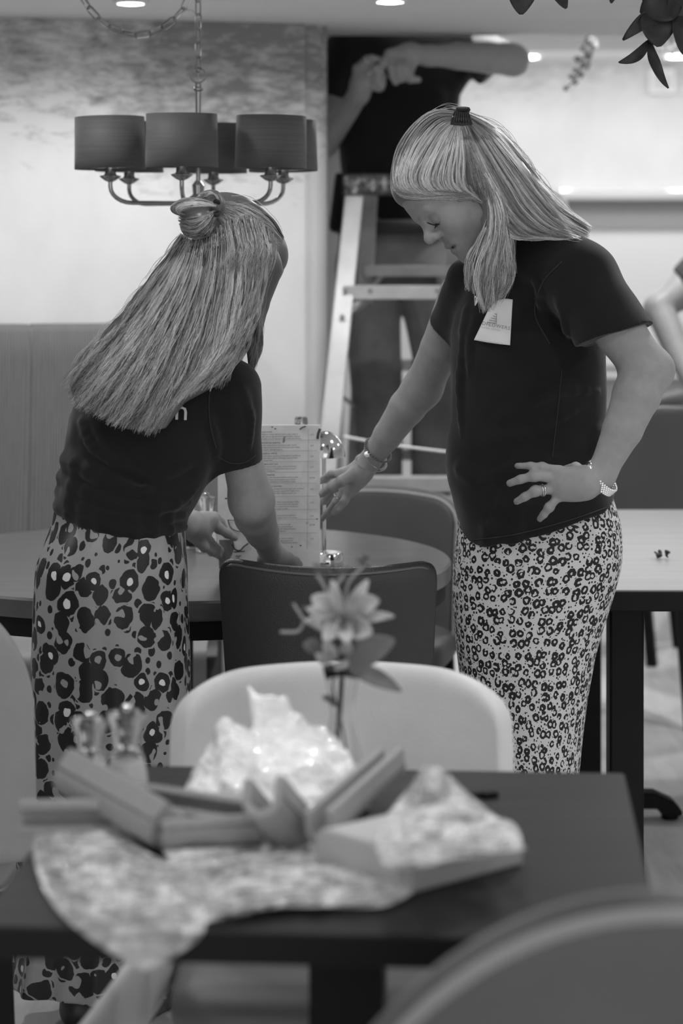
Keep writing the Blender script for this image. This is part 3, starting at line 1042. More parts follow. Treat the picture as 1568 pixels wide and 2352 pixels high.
# ------------------------------------------------------------------ step ladder
def L3(a, b, t): return np.array(a) * (1 - t) + np.array(b) * t
e = empty('step_ladder', (0.2, 6.6, 0), 'paint-spattered aluminium step ladder carrying the workman', 'ladder')
nl = (np.array((0.040, 6.80, 1.60)), np.array((-0.125, 6.12, 0.0)))
nr = (np.array((0.38, 6.80, 1.60)), np.array((0.545, 6.12, 0.0)))
fl = (np.array((0.085, 6.93, 1.60)), np.array((0.005, 7.45, 0.0)))
frr = (np.array((0.335, 6.93, 1.60)), np.array((0.415, 7.45, 0.0)))
for (a, b) in (nl, nr):
    MB().bar(a, b, 0.032, 0.055, (1, 0, 0)).build('rail', M_alu, e, bevel=0.003)
for (a, b) in (fl, frr):
    MB().bar(a, b, 0.026, 0.05, (1, 0, 0)).build('rear_rail', M_alud, e, bevel=0.003)
def at_v(seg, v):
    for t in np.linspace(0, 1, 800):
        p = L3(seg[0], seg[1], t)
        if HV + (CAMZ - p[2]) * FPX / p[1] >= v: return p
    return p
for v in (671, 890, 1110, 1330):
    a, b = at_v(nl, v), at_v(nr, v)
    mb = MB()
    mb.box((a[0] - 0.005, a[1] - 0.02, a[2] - 0.02), (b[0] + 0.005, a[1] + 0.05, a[2] + 0.02))
    if v in (671, 1110, 1330): mb.build('step', M_alu, e, bevel=0.002)
    if v == 671:
        for sx, q in ((1, a), (-1, b)):
            MB().bar(q + np.array((sx * 0.05, 0.0, -0.015)), at_v(nl if sx > 0 else nr, v + 62) + np.array((sx * 0.004, 0, 0)), 0.012, 0.016).build('brace', M_alu, e, bevel=0.002)
        mb2 = MB()
        for px in (805, 848, 792):
            pass
        for (px, pv) in ((792, 667), (850, 667), (1004, 667), (786, 727)):
            q = P(px, pv, a[1] - 0.022 if px > 800 else at_v(nl, pv)[1] - 0.03)
            mb2.lathe([(0.001, -0.004), (0.006, -0.003), (0.007, 0.003)], (0, 0, 0), 14, Matrix.Translation(Vector(q)) @ Matrix.Rotation(math.radians(-90), 4, 'X'))
        mb2.build('rivet', M_steel, e)
for v in (622, 837, 1042):
    a, b = at_v(fl, v), at_v(frr, v)
    MB().box((a[0] - 0.005, a[1] - 0.03, a[2] - 0.017), (b[0] + 0.005, a[1] + 0.03, a[2] + 0.017)).build('rear_step', M_alud, e, bevel=0.002)
    if v == 622:
        for sx, q in ((1, a), (-1, b)):
            MB().bar(q + np.array((sx * 0.05, -0.02, -0.012)), at_v(fl if sx > 0 else frr, v + 60) + np.array((sx * 0.004, -0.02, 0)), 0.012, 0.016).build('brace', M_alud, e, bevel=0.002)
MB().box((0.005, 6.76, 1.585), (0.415, 6.98, 1.645)).build('top_cap', None, e, bevel=0.006)
def spatter():
    t = NT('spattered_plastic')
    f = t.noise(t.coord(), 38, 6, 0.7)
    t.base(t.ramp(f, [(0.48, 0.03), (0.56, 0.16), (0.70, 0.7)]))
    t.b.inputs['Roughness'].default_value = 0.5
    return t.m
[c for c in e.children if c.name.startswith('top_cap')][0].data.materials.append(spatter())
MB().tube([L3(nl[0], nl[1], 0.36), L3(fl[0], fl[1], 0.42)], 0.006, 8).build('spreader', M_alud, e)
MB().tube([L3(nr[0], nr[1], 0.36), L3(frr[0], frr[1], 0.42)], 0.006, 8).build('spreader', M_alud, e)
MB().tube(spline([P(790, 1003, 6.4), P(900, 1022, 6.3), P(1045, 1040, 6.25), P(1150, 1048, 6.25)], 24), 0.004, 8).build('cord', M_white, e)
# ------------------------------------------------------------------ people
M_skin = skinmat('skin', 0.34)
M_skin_m = skinmat('skin_tan', 0.38)
M_tee = cloth('black_jersey', 0.013)
M_trouser = cloth('grey_work_trousers', 0.15)
M_gold = plain('polished_metal', 0.8, 0.15, 1.0)
M_print = plain('print_light', 0.6, 0.6)
M_ink = plain('ink', 0.03, 0.7)
M_inkl = plain('ink_grey', 0.22, 0.7)


def head_prims(S, O, F, U, s=1.0, male=False):
    """head: F forward, U up (unit vectors). local (right, forward, up)"""
    F = nrm(F); U = nrm(U - F * np.dot(U, F)); R = np.cross(F, U)
    B = np.stack((R, F, U), 1)
    T = lambda r, f, u: np.array(O) + B @ (np.array((r, f, u)) * s)
    def E(c, r, k=0.012, op='u', tilt=None):
        Q = B if tilt is None else B @ tilt
        S.ell(T(*c), np.array(r) * s, Q, k, op)
    def C(a, b, ra, rb=None, k=0.012, op='u'):
        S.cap(T(*a), T(*b), ra * s, (ra if rb is None else rb) * s, k, op=op)
    E((0, -0.004, 0.020), (0.074, 0.098, 0.085), 0.0)
    E((0, 0.030, -0.035), (0.060, 0.060, 0.075), 0.03)
    E((0, 0.052, 0.030), (0.060, 0.050, 0.052), 0.03)          # forehead
    for q in (-1, 1):
        C((q * 0.050, 0.010, -0.062), (q * 0.014, 0.078, -0.098), 0.017, 0.013, 0.025)   # jaw
        E((q * 0.036, 0.066, -0.034), (0.026, 0.026, 0.028), 0.025)                      # cheek
        C((q * 0.012, 0.096, 0.010), (q * 0.040, 0.086, 0.012), 0.008, 0.009, 0.014)     # brow
    E((0, 0.082, -0.100), (0.020, 0.016, 0.014), 0.018)        # chin
    E((0, 0.078, -0.066), (0.030, 0.020, 0.028), 0.02)         # muzzle
    for q in (-1, 1):
        E((q * 0.030, 0.100, -0.008), (0.017, 0.013, 0.010), 0.010, 'sub')
        E((q * 0.030, 0.0815, -0.009), (0.0155, 0.0145, 0.0125), 0.003)                  # closed lid over the eye
    C((0, 0.092, 0.006), (0, 0.109, -0.026), 0.0085, 0.0105, 0.012)                      # nose
    E((0, 0.1135, -0.0295), (0.0115, 0.0105, 0.0100), 0.008)
    for q in (-1, 1):
        E((q * 0.0130, 0.103, -0.0335), (0.0080, 0.0105, 0.0080), 0.006)
        E((q * 0.0065, 0.108, -0.0415), (0.0035, 0.005, 0.003), 0.003, 'sub')
    C((-0.018, 0.092, -0.0615), (0.018, 0.092, -0.0615), 0.0055, None, 0.008)
    E((0, 0.0985, -0.0600), (0.012, 0.0065, 0.0055), 0.006)
    C((-0.014, 0.090, -0.0755), (0.014, 0.090, -0.0755), 0.006, None, 0.008)
    E((0, 0.0945, -0.0755), (0.012, 0.0065, 0.006), 0.006)
    C((-0.022, 0.0955, -0.0690), (0.022, 0.0955, -0.0690), 0.0026, None, 0.003, 'sub')
    for q in (-1, 1):                                          # ears
        E((q * 0.076, 0.006, -0.028), (0.007, 0.017, 0.029), 0.006, tilt=np.array(Matrix.Rotation(q * -0.25, 3, 'Z')))
        E((q * 0.082, 0.008, -0.026), (0.004, 0.009, 0.018), 0.004, 'sub')
    return T, B


def add_tint(o, spots):
    """spots: (centre, radius, factor) -- lips, nails, brows keep their own colour"""
    me = o.data
    n = len(me.vertices)
    V = np.zeros(n * 3, np.float32); me.vertices.foreach_get('co', V); V = V.reshape(-1, 3)
    t = np.ones(n)
    for c, r, f in spots:
        d = np.linalg.norm(V - np.asarray(c), axis=1) / r
        w = np.clip(1.6 - d * 1.6, 0, 1); w = np.minimum(w, 1)
        t = t * (1 + (f - 1) * w)
    ca = me.color_attributes.new('tint', 'FLOAT_COLOR', 'POINT')
    C = np.ones((n, 4), np.float32); C[:, :3] = t[:, None]
    ca.data.foreach_set('color', C.ravel())


def finger(S, pts, r0, r1, k=0.004):
    n = len(pts) - 1
    S.chain(pts, [r0 + (r1 - r0) * i / n for i in range(n + 1)], k)


def strands(name, sheets, parent, mat, S=None, width=0.0009, K=18, seed=1, tone=(0.2, 0.8)):
    """sheets: list of dict(guides=[polyline (u,v) or (u,v,Y)], n=count, lift=, wob=, tone=, len=)"""
    rng = np.random.default_rng(seed)
    VV, FF, CC = [], [], []
    base = 0
    for sh in sheets:
        G = [spline(g, K) for g in sh['guides']]
        G = np.stack([g[:, :3] if g.shape[1] == 3 else np.hstack((g, np.full((K, 1), np.nan))) for g in G])
        n = sh['n']
        t = rng.uniform(0, len(G) - 1.0001, n)
        # clump
        cl = sh.get('clump', 0.0)
        if cl:
            q = np.round(t * sh.get('locks', 6)) / sh.get('locks', 6) + rng.normal(0, 0.02, n)
            t = np.clip(t + (q - t) * cl * rng.uniform(0.3, 1, n), 0, len(G) - 1.0001)
        i = t.astype(int); f = (t - i)[:, None, None]
        A = G[i] * (1 - f) + G[np.minimum(i + 1, len(G) - 1)] * f           # n,K,3
        par = np.linspace(0, 1, K)[None, :]
        wob = sh.get('wob', 4.0)
        ph = rng.uniform(0, 6.28, (n, 1)); fr = rng.uniform(1.0, 3.0, (n, 1))
        lockph = np.floor(t * sh.get('locks', 6) * 2)[:, None] * 1.7
        fr2 = sh.get('wave', 2.2)
        off = wob * (np.sin(ph + fr * 6.28 * par) * 0.5 + np.sin(lockph + fr2 * 6.28 * par) * 0.8) * (0.25 + par) + rng.normal(0, wob * 0.5, (n, 1)) * par
        d = np.gradient(A[:, :, :2], axis=1)
        nn = np.stack((-d[..., 1], d[..., 0]), -1); nn /= np.linalg.norm(nn, axis=-1, keepdims=True) + 1e-9
        A[:, :, :2] += nn * off[..., None]
        # trim
        l0, l1 = sh.get('len', (0.9, 1.03))
        e = rng.uniform(l0, l1, (n, 1)); b = rng.uniform(0, sh.get('start', 0.04), (n, 1))
        q = (b + (e - b) * par) * (K - 1)
        j = np.clip(np.floor(q).astype(int), 0, K - 2); fq = (q - j)[..., None]
        row = np.arange(n)[:, None]
        A = A[row, j] * (1 - fq) + A[row, j + 1] * fq
        if S is not None and not sh.get('free'):
            Y = S.front(A[..., 0].ravel(), A[..., 1].ravel()).reshape(n, K)
            for r in range(n):
                ok = ~np.isnan(Y[r])
                if ok.sum() < 2:
                    Y[r] = np.nan if ok.sum() == 0 else Y[r][ok][0]
                else:
                    Y[r] = np.interp(np.arange(K), np.nonzero(ok)[0], Y[r][ok])
            ker = np.array((1, 2, 3, 2, 1.0)); ker /= ker.sum()
            Yp = np.pad(Y, ((0, 0), (2, 2)), 'edge')
            Y = sum(ker[m] * Yp[:, m:m + K] for m in range(5))
            if 'Y' in sh: Y = np.where(np.isnan(Y), sh['Y'], Y)
            lo_, hi_ = sh.get('lift', (-0.002, 0.006))
            Y = Y - rng.uniform(lo_, hi_, (n, 1)) * (0.4 + 0.6 * par)
            A[..., 2] = Y
        else:
            dl = sh.get('lift', (-0.004, 0.004))
            A[..., 2] = A[..., 2] - rng.uniform(dl[0], dl[1], (n, 1))
        good = ~np.isnan(A).any(axis=(1, 2))
        A = A[good]; n = len(A)
        Pw = np.stack(((A[..., 0] - 784) * A[..., 2] / FPX, A[..., 2], CAMZ + (HV - A[..., 1]) * A[..., 2] / FPX), -1)
        tg = np.gradient(Pw, axis=1); tg /= np.linalg.norm(tg, axis=-1, keepdims=True) + 1e-9
        sd = np.cross(tg, np.array((0, 1.0, 0.0))); sd /= np.linalg.norm(sd, axis=-1, keepdims=True) + 1e-9
        up = np.cross(sd, tg)
        wd = sh.get('width', width)
        rad = wd * rng.uniform(0.7, 1.5, (n, 1)) * (1 - 0.75 * par ** 2.5)
        rad = rad[..., None]
        ring = np.stack((Pw + sd * rad, Pw - sd * rad * 0.5 + up * rad * 0.86, Pw - sd * rad * 0.5 - up * rad * 0.86), 2)   # n,K,3,3
        VV.append(ring.reshape(-1, 3))
        a = (np.arange(n)[:, None, None] * K * 3 + np.arange(K - 1)[None, :, None] * 3 + np.arange(3)[None, None, :])
        b2 = (np.arange(n)[:, None, None] * K * 3 + np.arange(K - 1)[None, :, None] * 3 + ((np.arange(3) + 1) % 3)[None, None, :])
        F = np.stack((a, b2, b2 + 3, a + 3), -1).reshape(-1, 4) + base
        FF.append(F); base += n * K * 3
        lo, hi = sh.get('tone', tone)
        lk = np.floor(t[good] * sh.get('locks', 6) * 3).astype(int)
        sc = (lo + (hi - lo) * np.clip(0.6 * rng.uniform(0, 1, n) ** 1.4 + 0.75 * rng.uniform(0, 1, 400)[lk % 400] ** 1.3 - 0.12, 0, 1))[:, None] * (0.85 + 0.3 * rng.uniform(0, 1, (n, 1)))
        root, tip = sh.get('grad', (1.0, 1.0))
        c = np.clip(sc * (root + (tip - root) * par), 0, 1)
        CC.append(np.repeat(c.reshape(-1), 3))
    me = mesh_np(name, np.concatenate(VV), np.concatenate(FF))
    ca = me.color_attributes.new('shade', 'FLOAT_COLOR', 'POINT')
    c = np.concatenate(CC); C = np.ones((len(c), 4), np.float32); C[:, :3] = c[:, None]
    ca.data.foreach_set('color', C.ravel())
    return link(me, name, mat, parent)


def shade_const(o, v):
    me = o.data
    ca = me.color_attributes.new('shade', 'FLOAT_COLOR', 'POINT')
    C = np.full((len(me.vertices), 4), v, np.float32)
    ca.data.foreach_set('color', C.ravel())


def ridges(S, lines, rad, k, sink=0.5):
    """cloth folds: soft rolls running along lines given on the surface"""
    for ln in lines:
        r = ln[0] if isinstance(ln[0], (int, float)) else rad
        pts = ln[1] if isinstance(ln[0], (int, float)) else ln
        p = spline(pts, 9)
        Y = S.front(p[:, 0], p[:, 1])
        ok = ~np.isnan(Y)
        if ok.sum() < 3: continue
        p, Y = p[ok], Y[ok]
        w = [P(p[i, 0], p[i, 1], Y[i] + r * sink) for i in range(len(p))]
        n = len(w)
        rr = [max(0.002, r * math.sin(math.pi * (i + 0.6) / (n + 0.2)) ** 0.6) for i in range(n)]
        S.chain(w, rr, k)


def pxrows(rows, Y=None, b=None):
    out = []
    for q in rows:
        v, ul, ur = q[:3]
        y = q[3] if len(q) > 3 else Y
        bb = q[4] if len(q) > 4 else b
        out.append((CAMZ + (HV - v) * y / FPX, ((ul + ur) / 2 - 784) * y / FPX, y, (ur - ul) / 2 * y / FPX, bb))
    return out


def hem_cut(S, pts, Y, below=True):
    """trim cloth along a hem line of (u, v)"""
    X = np.array([(u - 784) * Y / FPX for u, v in pts]); Z = np.array([CAMZ + (HV - v) * Y / FPX for u, v in pts])
    o = np.argsort(X); X, Z = X[o], Z[o]
    zl = np.interp(S.ax[0], X, Z).astype(np.float32)[:, None, None]
    if below:
        S.D = np.maximum(S.D, zl - S.ax[2][None, None, :])
    else:
        S.D = np.maximum(S.D, S.ax[2][None, None, :] - zl)


def skirt(name, rows, parent, mat, folds, ex=2.2, nu=200, nv=150, per=None):
    R = sorted(pxrows(rows), key=lambda q: q[0])
    R = np.array(R)
    z0, z1 = R[0, 0], R[-1, 0]
    zs = np.linspace(z0, z1, nv)
    # smooth rows with spline
    from_rows = np.stack([np.interp(zs, R[:, 0], R[:, i]) for i in range(1, 5)], 1)
    ker = np.hanning(11); ker /= ker.sum()
    pad = np.pad(from_rows, ((5, 5), (0, 0)), 'edge')
    sm = np.stack([np.convolve(pad[:, i], ker, 'valid') for i in range(4)], 1)
    def fn(a, b):
        j = int(round(b * (nv - 1)))
        z = zs[j]; xc, yc, A, Bb = sm[j]
        th = 2 * math.pi * a + math.pi / 2
        c, s_ = math.cos(th), math.sin(th)
        rr = (abs(c) ** ex + abs(s_) ** ex) ** (-1 / ex)
        d = folds(a, 1 - b) if folds else 0
        rr = rr * (1 + d)
        return (xc + A * rr * c, yc + Bb * rr * s_, z)
    per = per or 2 * math.pi * math.sqrt((sm[:, 2].mean() ** 2 + sm[:, 3].mean() ** 2) / 2)
    o = uv_grid(fn, nu, nv, per, z1 - z0, name, mat, parent, 0.003, -1, True)
    return o
# ================================================================== woman on the right
HRO = P(1058, 424, 4.30)
phi = math.radians(15)
F_img = np.array((-0.707, 0, -0.707)); 
FRW = F_img * math.cos(phi) + np.array((0, -1.0, 0)) * math.sin(phi)
URW = np.array((-0.707, 0, 0.707))
B = SDF((-0.10, 4.02, 0.0), (0.66, 4.80, 1.72), 0.0032)
# trunk, legs
B.stack(pxrows([(600, 1130, 1330, 4.40, 0.085), (700, 1075, 1365, 4.42, 0.105), (800, 1060, 1375, 4.42, 0.115), (950, 1060, 1365, 4.42, 0.105),
                (1050, 1055, 1370, 4.42, 0.11), (1200, 1062, 1405, 4.42, 0.13), (1300, 1055, 1410, 4.42, 0.13), (1400, 1055, 1385, 4.42, 0.12)]), 0.0)
B.chain([P(1165, 1380, 4.40), P(1190, 1720, 4.38), P(1230, 2190, 4.40)], [0.082, 0.055, 0.034], 0.03)
B.chain([P(1285, 1380, 4.46), P(1265, 1720, 4.46), P(1262, 2180, 4.46)], [0.082, 0.055, 0.034], 0.03)
for a, y in ((1232, 4.38), (1265, 4.45)):
    q = P(a, 2240, y); q[2] = 0.035
    B.cap(q, q + np.array((-0.13, -0.06, -0.012)), 0.032, 0.026, 0.03)
# neck
B.cap(P(1190, 620, 4.40), P(1098, 492, 4.335), 0.060, 0.050, 0.03)
# shoulders
B.cap(P(1230, 615, 4.38), P(1335, 650, 4.27), 0.055, 0.052, 0.04)
B.cap(P(1180, 630, 4.42), P(1082, 670, 4.50), 0.05, 0.048, 0.04)
# left arm (nearest)
sh, el, wr = P(1345, 655, 4.25), P(1484, 848, 4.20), P(1377, 1096, 4.17)
B.chain([sh, P(1425, 765, 4.22), el], [0.052, 0.046, 0.041], 0.03)
B.chain([el, P(1462, 905, 4.19), P(1430, 985, 4.18), wr], [0.041, 0.0435, 0.036, 0.0235], 0.02)
B.ell(P(1516, 852, 4.21), (0.017, 0.024, 0.020), None, 0.035)
# hand on the hip
hd = lambda u, v, y=0.0: P(u, v, 4.155 + y)
B.cap(wr, hd(1335, 1112), 0.0225, 0.024, 0.02, flat=((0, 1, 0), 0.8))
for (u, v) in ((1280, 1083), (1274, 1102), (1276, 1122), (1287, 1138)):
    B.cap(hd(1345, 1110 + (v - 1110) * 0.45), hd(u, v, 0.012), 0.017, 0.0105, 0.016)
B.ell(hd(1312, 1114, 0.004), (0.034, 0.016, 0.026), None, 0.012)
TINT = []
fing = [([(1284, 1080, 0.012), (1245, 1073, 0.008), (1218, 1070, 0.010), (1188, 1070, 0.018)], 0.0082, 0.0058),
        ([(1276, 1098, 0.012), (1226, 1093, 0.000), (1195, 1101, 0.004), (1170, 1110, 0.014)], 0.0098, 0.0066),
        ([(1276, 1122, 0.012), (1229, 1128, 0.000), (1205, 1141, 0.005), (1186, 1152, 0.015)], 0.0094, 0.0064),
        ([(1284, 1138, 0.012), (1261, 1165, 0.002), (1249, 1181, 0.008), (1239, 1192, 0.016)], 0.0082, 0.0058)]
for pts, r0, r1 in fing:
    finger(B, [hd(*p) for p in pts], r0, r1, 0.005)
    B.ell(hd(*pts[1]), (r0 * 1.02, r0 * 1.02, r0 * 1.02), None, 0.006)
    a, b = hd(*pts[-2]), hd(*pts[-1])
    TINT.append((b + nrm(b - a) * 0.002 + np.array((0, -r1, 0)), 0.0075, 0.78))
B.cap(hd(1345, 1092, 0.01), hd(1322, 1074, 0.055), 0.014, 0.010, 0.012)       # thumb goes behind the waist
B.cap(hd(1322, 1074, 0.055), hd(1300, 1078, 0.085), 0.010, 0.008, 0.004)
# right arm reaching to the menu
rs, re, rw = P(1060, 690, 4.52), P(970, 892, 4.62), P(846, 1063, 4.69)
B.chain([rs, P(1012, 800, 4.57), re], [0.048, 0.040, 0.037], 0.03)
B.chain([re, P(935, 935, 4.635), P(890, 1000, 4.66), rw], [0.037, 0.0365, 0.029, 0.0205], 0.02)
rh = lambda u, v, y: P(u, v, y)
B.cap(rw, rh(822, 1090, 4.695), 0.0205, 0.022, 0.015)
B.cap(rh(830, 1078, 4.70), rh(787, 1092, 4.72), 0.019, 0.014, 0.014)
B.cap(rh(828, 1088, 4.69), rh(806, 1125, 4.70), 0.020, 0.014, 0.016)
B.cap(rh(815, 1095, 4.70), rh(793, 1118, 4.715), 0.018, 0.014, 0.014)
finger(B, [rh(812, 1088, 4.675), rh(786, 1104, 4.665), rh(763, 1118, 4.675), rh(740, 1134, 4.700)], 0.0125, 0.0078, 0.010)       # thumb
finger(B, [rh(788, 1086, 4.72), rh(763, 1088, 4.745), rh(747, 1100, 4.775), rh(728, 1108, 4.785)], 0.0100, 0.0065, 0.008)       # index behind the card
finger(B, [rh(788, 1108, 4.72), rh(764, 1128, 4.745), rh(745, 1150, 4.77), rh(726, 1160, 4.785)], 0.0098, 0.0065, 0.006)
finger(B, [rh(795, 1122, 4.71), rh(772, 1152, 4.725), rh(752, 1178, 4.745), rh(738, 1193, 4.765)], 0.0094, 0.0062, 0.006)
finger(B, [rh(806, 1128, 4.70), rh(790, 1152, 4.70), rh(776, 1168, 4.70), rh(767, 1178, 4.705)], 0.0088, 0.0068, 0.006)
TINT.append((rh(737, 1133, 4.692), 0.008, 1.2))
TH, BH = head_prims(B, HRO, FRW, URW, 1.03)
TINT += [(TH(0, 0.100, -0.0600), 0.014, 0.72), (TH(0.013, 0.096, -0.061), 0.010, 0.72), (TH(-0.013, 0.096, -0.061), 0.010, 0.72), (TH(0, 0.097, -0.0755), 0.014, 0.78), (TH(-0.012, 0.093, -0.0755), 0.009, 0.8)]
for q in (-1, 1):
    for f_ in np.linspace(0, 1, 7):
        TINT.append((TH(q * (0.013 + 0.03 * f_), 0.104 - 0.013 * f_, 0.009 + 0.005 * math.sin(f_ * 3)), 0.006, 0.72))
me = B.mesh('person')
right = link(me, 'person', M_skin)
put(right, 'fair-haired woman in black t-shirt and fine leopard skirt, hand on hip, reading the menu', 'person')
add_tint(right, TINT)

# eyelashes of the near eye and brow hairs
mb = MB()
for i in range(16):
    f_ = i / 15
    a = TH(-0.018 - 0.025 * f_, 0.0965 - 0.012 * abs(f_ - 0.35) * 1.5, -0.0165 - 0.002 * math.sin(3.14 * f_))
    d = nrm(BH @ np.array((-0.25 * f_ - 0.1, 0.8, -0.55)))
    mb.tube([a - d * 0.003, a + d * 0.004, a + d * 0.008 + BH @ np.array((0, 0.001, 0.001))], [0.0006, 0.0005, 0.0002], 5)
pl = spline([(980, 511), (990, 515), (1000, 517), (1010, 515)], 10)
Yl = B.front(pl[:, 0], pl[:, 1]); Yl = np.where(np.isnan(Yl), np.nanmean(Yl), Yl)
mb.tube([P(u, v, y - 0.0005) for (u, v), y in zip(pl, Yl)], [0.0006] + [0.0012] * 8 + [0.0005], 6)
mb.build('eyelashes', M_ink, right)['label'] = 'dark lowered eyelashes'

# t-shirt
T = SDF((0.10, 4.05, 0.78), (0.66, 4.76, 1.50), 0.0036)
T.stack(pxrows([(566, 1180, 1300, 4.37, 0.06), (590, 1140, 1335, 4.385, 0.085), (620, 1105, 1350, 4.40, 0.10), (660, 1072, 1366, 4.41, 0.115), (700, 1050, 1378, 4.42, 0.125), (760, 1034, 1386, 4.42, 0.14), (830, 1032, 1389, 4.42, 0.142),
                (900, 1035, 1391, 4.42, 0.138), (960, 1034, 1391, 4.42, 0.134), (1020, 1025, 1391, 4.42, 0.136), (1060, 1022, 1394, 4.42, 0.142),
                (1110, 1029, 1405, 4.42, 0.150), (1160, 1042, 1418, 4.42, 0.156), (1200, 1053, 1423, 4.42, 0.158), (1270, 1062, 1426, 4.42, 0.158)]), 0.0, 2.4)
# shoulder yoke and sleeves
T.cap(P(1215, 610, 4.36), P(1320, 628, 4.27), 0.060, 0.064, 0.04)
hemL = (P(1386, 770, 4.20), np.array((np.array(P(1486, 860, 4.2)) - np.array(P(1366, 640, 4.24)))))
ax = nrm(P(1440, 800, 4.21) - P(1350, 650, 4.25))
T.cap(P(1335, 640, 4.265), P(1420, 790, 4.22), 0.066, 0.073, 0.035, clip=(P(1390, 772, 4.20), ax * 0.75 + np.array((0.0, 0, -0.55))))
ax2 = nrm(P(1012, 800, 4.57) - P(1062, 690, 4.5))
T.cap(P(1090, 655, 4.46), P(1045, 752, 4.53), 0.060, 0.052, 0.03, clip=(P(1040, 757, 4.53), ax2))
hem_cut(T, [(1000, 1225), (1045, 1232), (1075, 1252), (1110, 1258), (1180, 1243), (1300, 1211), (1390, 1180), (1440, 1140)], 4.28)
# folds
ridges(T, [(0.012, [(1060, 1080), (1110, 1100), (1160, 1085), (1200, 1060), (1280, 1050)]),
           (0.014, [(1160, 960), (1220, 920), (1290, 895), (1370, 900)]),
           (0.011, [(1130, 1010), (1200, 1000), (1280, 960), (1340, 930)]),
           (0.010, [(1120, 1240), (1135, 1190), (1165, 1130), (1200, 1080)]),
           (0.008, [(1180, 1235), (1190, 1180), (1215, 1140)]),
           (0.012, [(1075, 720), (1065, 800), (1060, 900), (1065, 1000)]),
           (0.010, [(1110, 700), (1085, 770), (1080, 860)]),
           (0.009, [(1370, 1000), (1350, 1050), (1300, 1075)]),
           (0.009, [(1290, 690), (1300, 740), (1315, 800)]),
           (0.010, [(1200, 610), (1240, 650), (1250, 720), (1285, 780)])], 0.01, 0.026, 0.55)
T.warp(lambda x, y, z: 0.0022 * noise3(x, y, z * 0.7, 26, 1) + 0.0012 * noise3(x, y, z, 60, 2), 0.02)
tee = link(T.mesh('t_shirt'), 't_shirt', M_tee, right)
# sleeve hem stitching and bottom hem stitch line
def surface_line(S, pts, off=0.0008, n=60):
    p = spline(pts, n); Y = S.front(p[:, 0], p[:, 1]); ok = ~np.isnan(Y)
    return [P(p[i, 0], p[i, 1], Y[i] - off) for i in range(n) if ok[i]]
M_seam = plain('seam', 0.030, 0.8)
MB().tube(surface_line(T, [(1085, 1240), (1180, 1228), (1300, 1197), (1392, 1166)]), 0.0012, 6).build('hem_seam', M_seam, tee)
MB().tube(surface_line(T, [(1290, 600), (1245, 650), (1228, 720), (1262, 790)]), 0.0014, 6).build('armhole_seam', M_seam, tee)
MB().tube(surface_line(T, [(1290, 850), (1280, 950), (1268, 1050)]), 0.0010, 6).build('side_seam', M_seam, tee)

# paper badge with lettering
mb = MB()
def badge(a, b):
    top = np.array([(1121, 712), (1140, 692), (1160, 686), (1177, 688)]); bot = np.array([(1088, 781), (1115, 786), (1143, 790), (1171, 793)])
    tp = spline(top, 21)[int(round(a * 20))]; bt = spline(bot, 21)[int(round(a * 20))]
    bow = np.array((1104, 748)) - (np.array((1121, 712)) + np.array((1088, 781))) / 2
    p = tp * (1 - b) + bt * b + bow * 4 * b * (1 - b) * (1 - a) ** 2
    Y = T.front([p[0]], [p[1]])[0]
    if np.isnan(Y): Y = 4.28
    return P(p[0], p[1], Y - 0.006 - 0.006 * math.sin(a * 5) * (1 - b))
mb.grid(badge, 21, 21)
bad = mb.build('badge', plain('badge_paper', 0.88, 0.6), right, solid=0.0008)
bad['label'] = 'pale paper badge reading DFLOWERS on the chest'
def stick_text(txt, size, uv0, uv1, S, mat, name, parent, off=0.009, squash=1.0, spacing=1.15):
    """lay lettering on a surface, from pixel uv0 to uv1"""
    V, F = text_mesh(txt, size, spacing=spacing)
    w = V[:, 0].max() - V[:, 0].min()
    uv0, uv1 = np.array(uv0, float), np.array(uv1, float)
    d = (uv1 - uv0) / w
    nn = np.array((d[1], -d[0])) * squash
    uv = uv0[None] + (V[:, :1] - V[:, 0].min()) * d[None] + V[:, 1:2] * nn[None]
    Y = S.front(uv[:, 0], uv[:, 1]) if S is not None else np.full(len(uv), 4.28)
    Ym = np.nanmedian(Y); Y = np.where(np.isnan(Y), Ym, Y)
    pts = [P(u, v, y - off) for (u, v), y in zip(uv, Y)]
    return MB().add(pts, F).build(name, mat, parent, smooth=False)
stick_text('DFLOWERS', 0.01, (1107, 746), (1170, 758), T, M_inkl, 'lettering', bad, 0.0135)
stick_text('FLORAL DESIGN', 0.01, (1105, 753), (1147, 761), T, plain('ink_pale', 0.42, 0.7), 'small_lettering', bad, 0.0135)
mb = MB()
for k in range(5):
    f_ = k / 4
    y0 = 721 + 20 * f_
    a, b = (1136 - 17 * f_, y0 - 1), (1139, y0 + 2)
    Y = T.front([a[0], b[0]], [a[1], b[1]]); Y = np.where(np.isnan(Y), np.nanmean(Y), Y)
    mb.tube([P(*a, Y[0] - 0.0135), P(*b, Y[1] - 0.0135)], 0.0005, 5)
Y = T.front([1139.], [730.])[0]
mb.tube([P(1140, 719, Y - 0.0135), P(1139, 743, Y - 0.0135)], 0.0005, 5)
mb.build('badge_mark', M_inkl, bad)

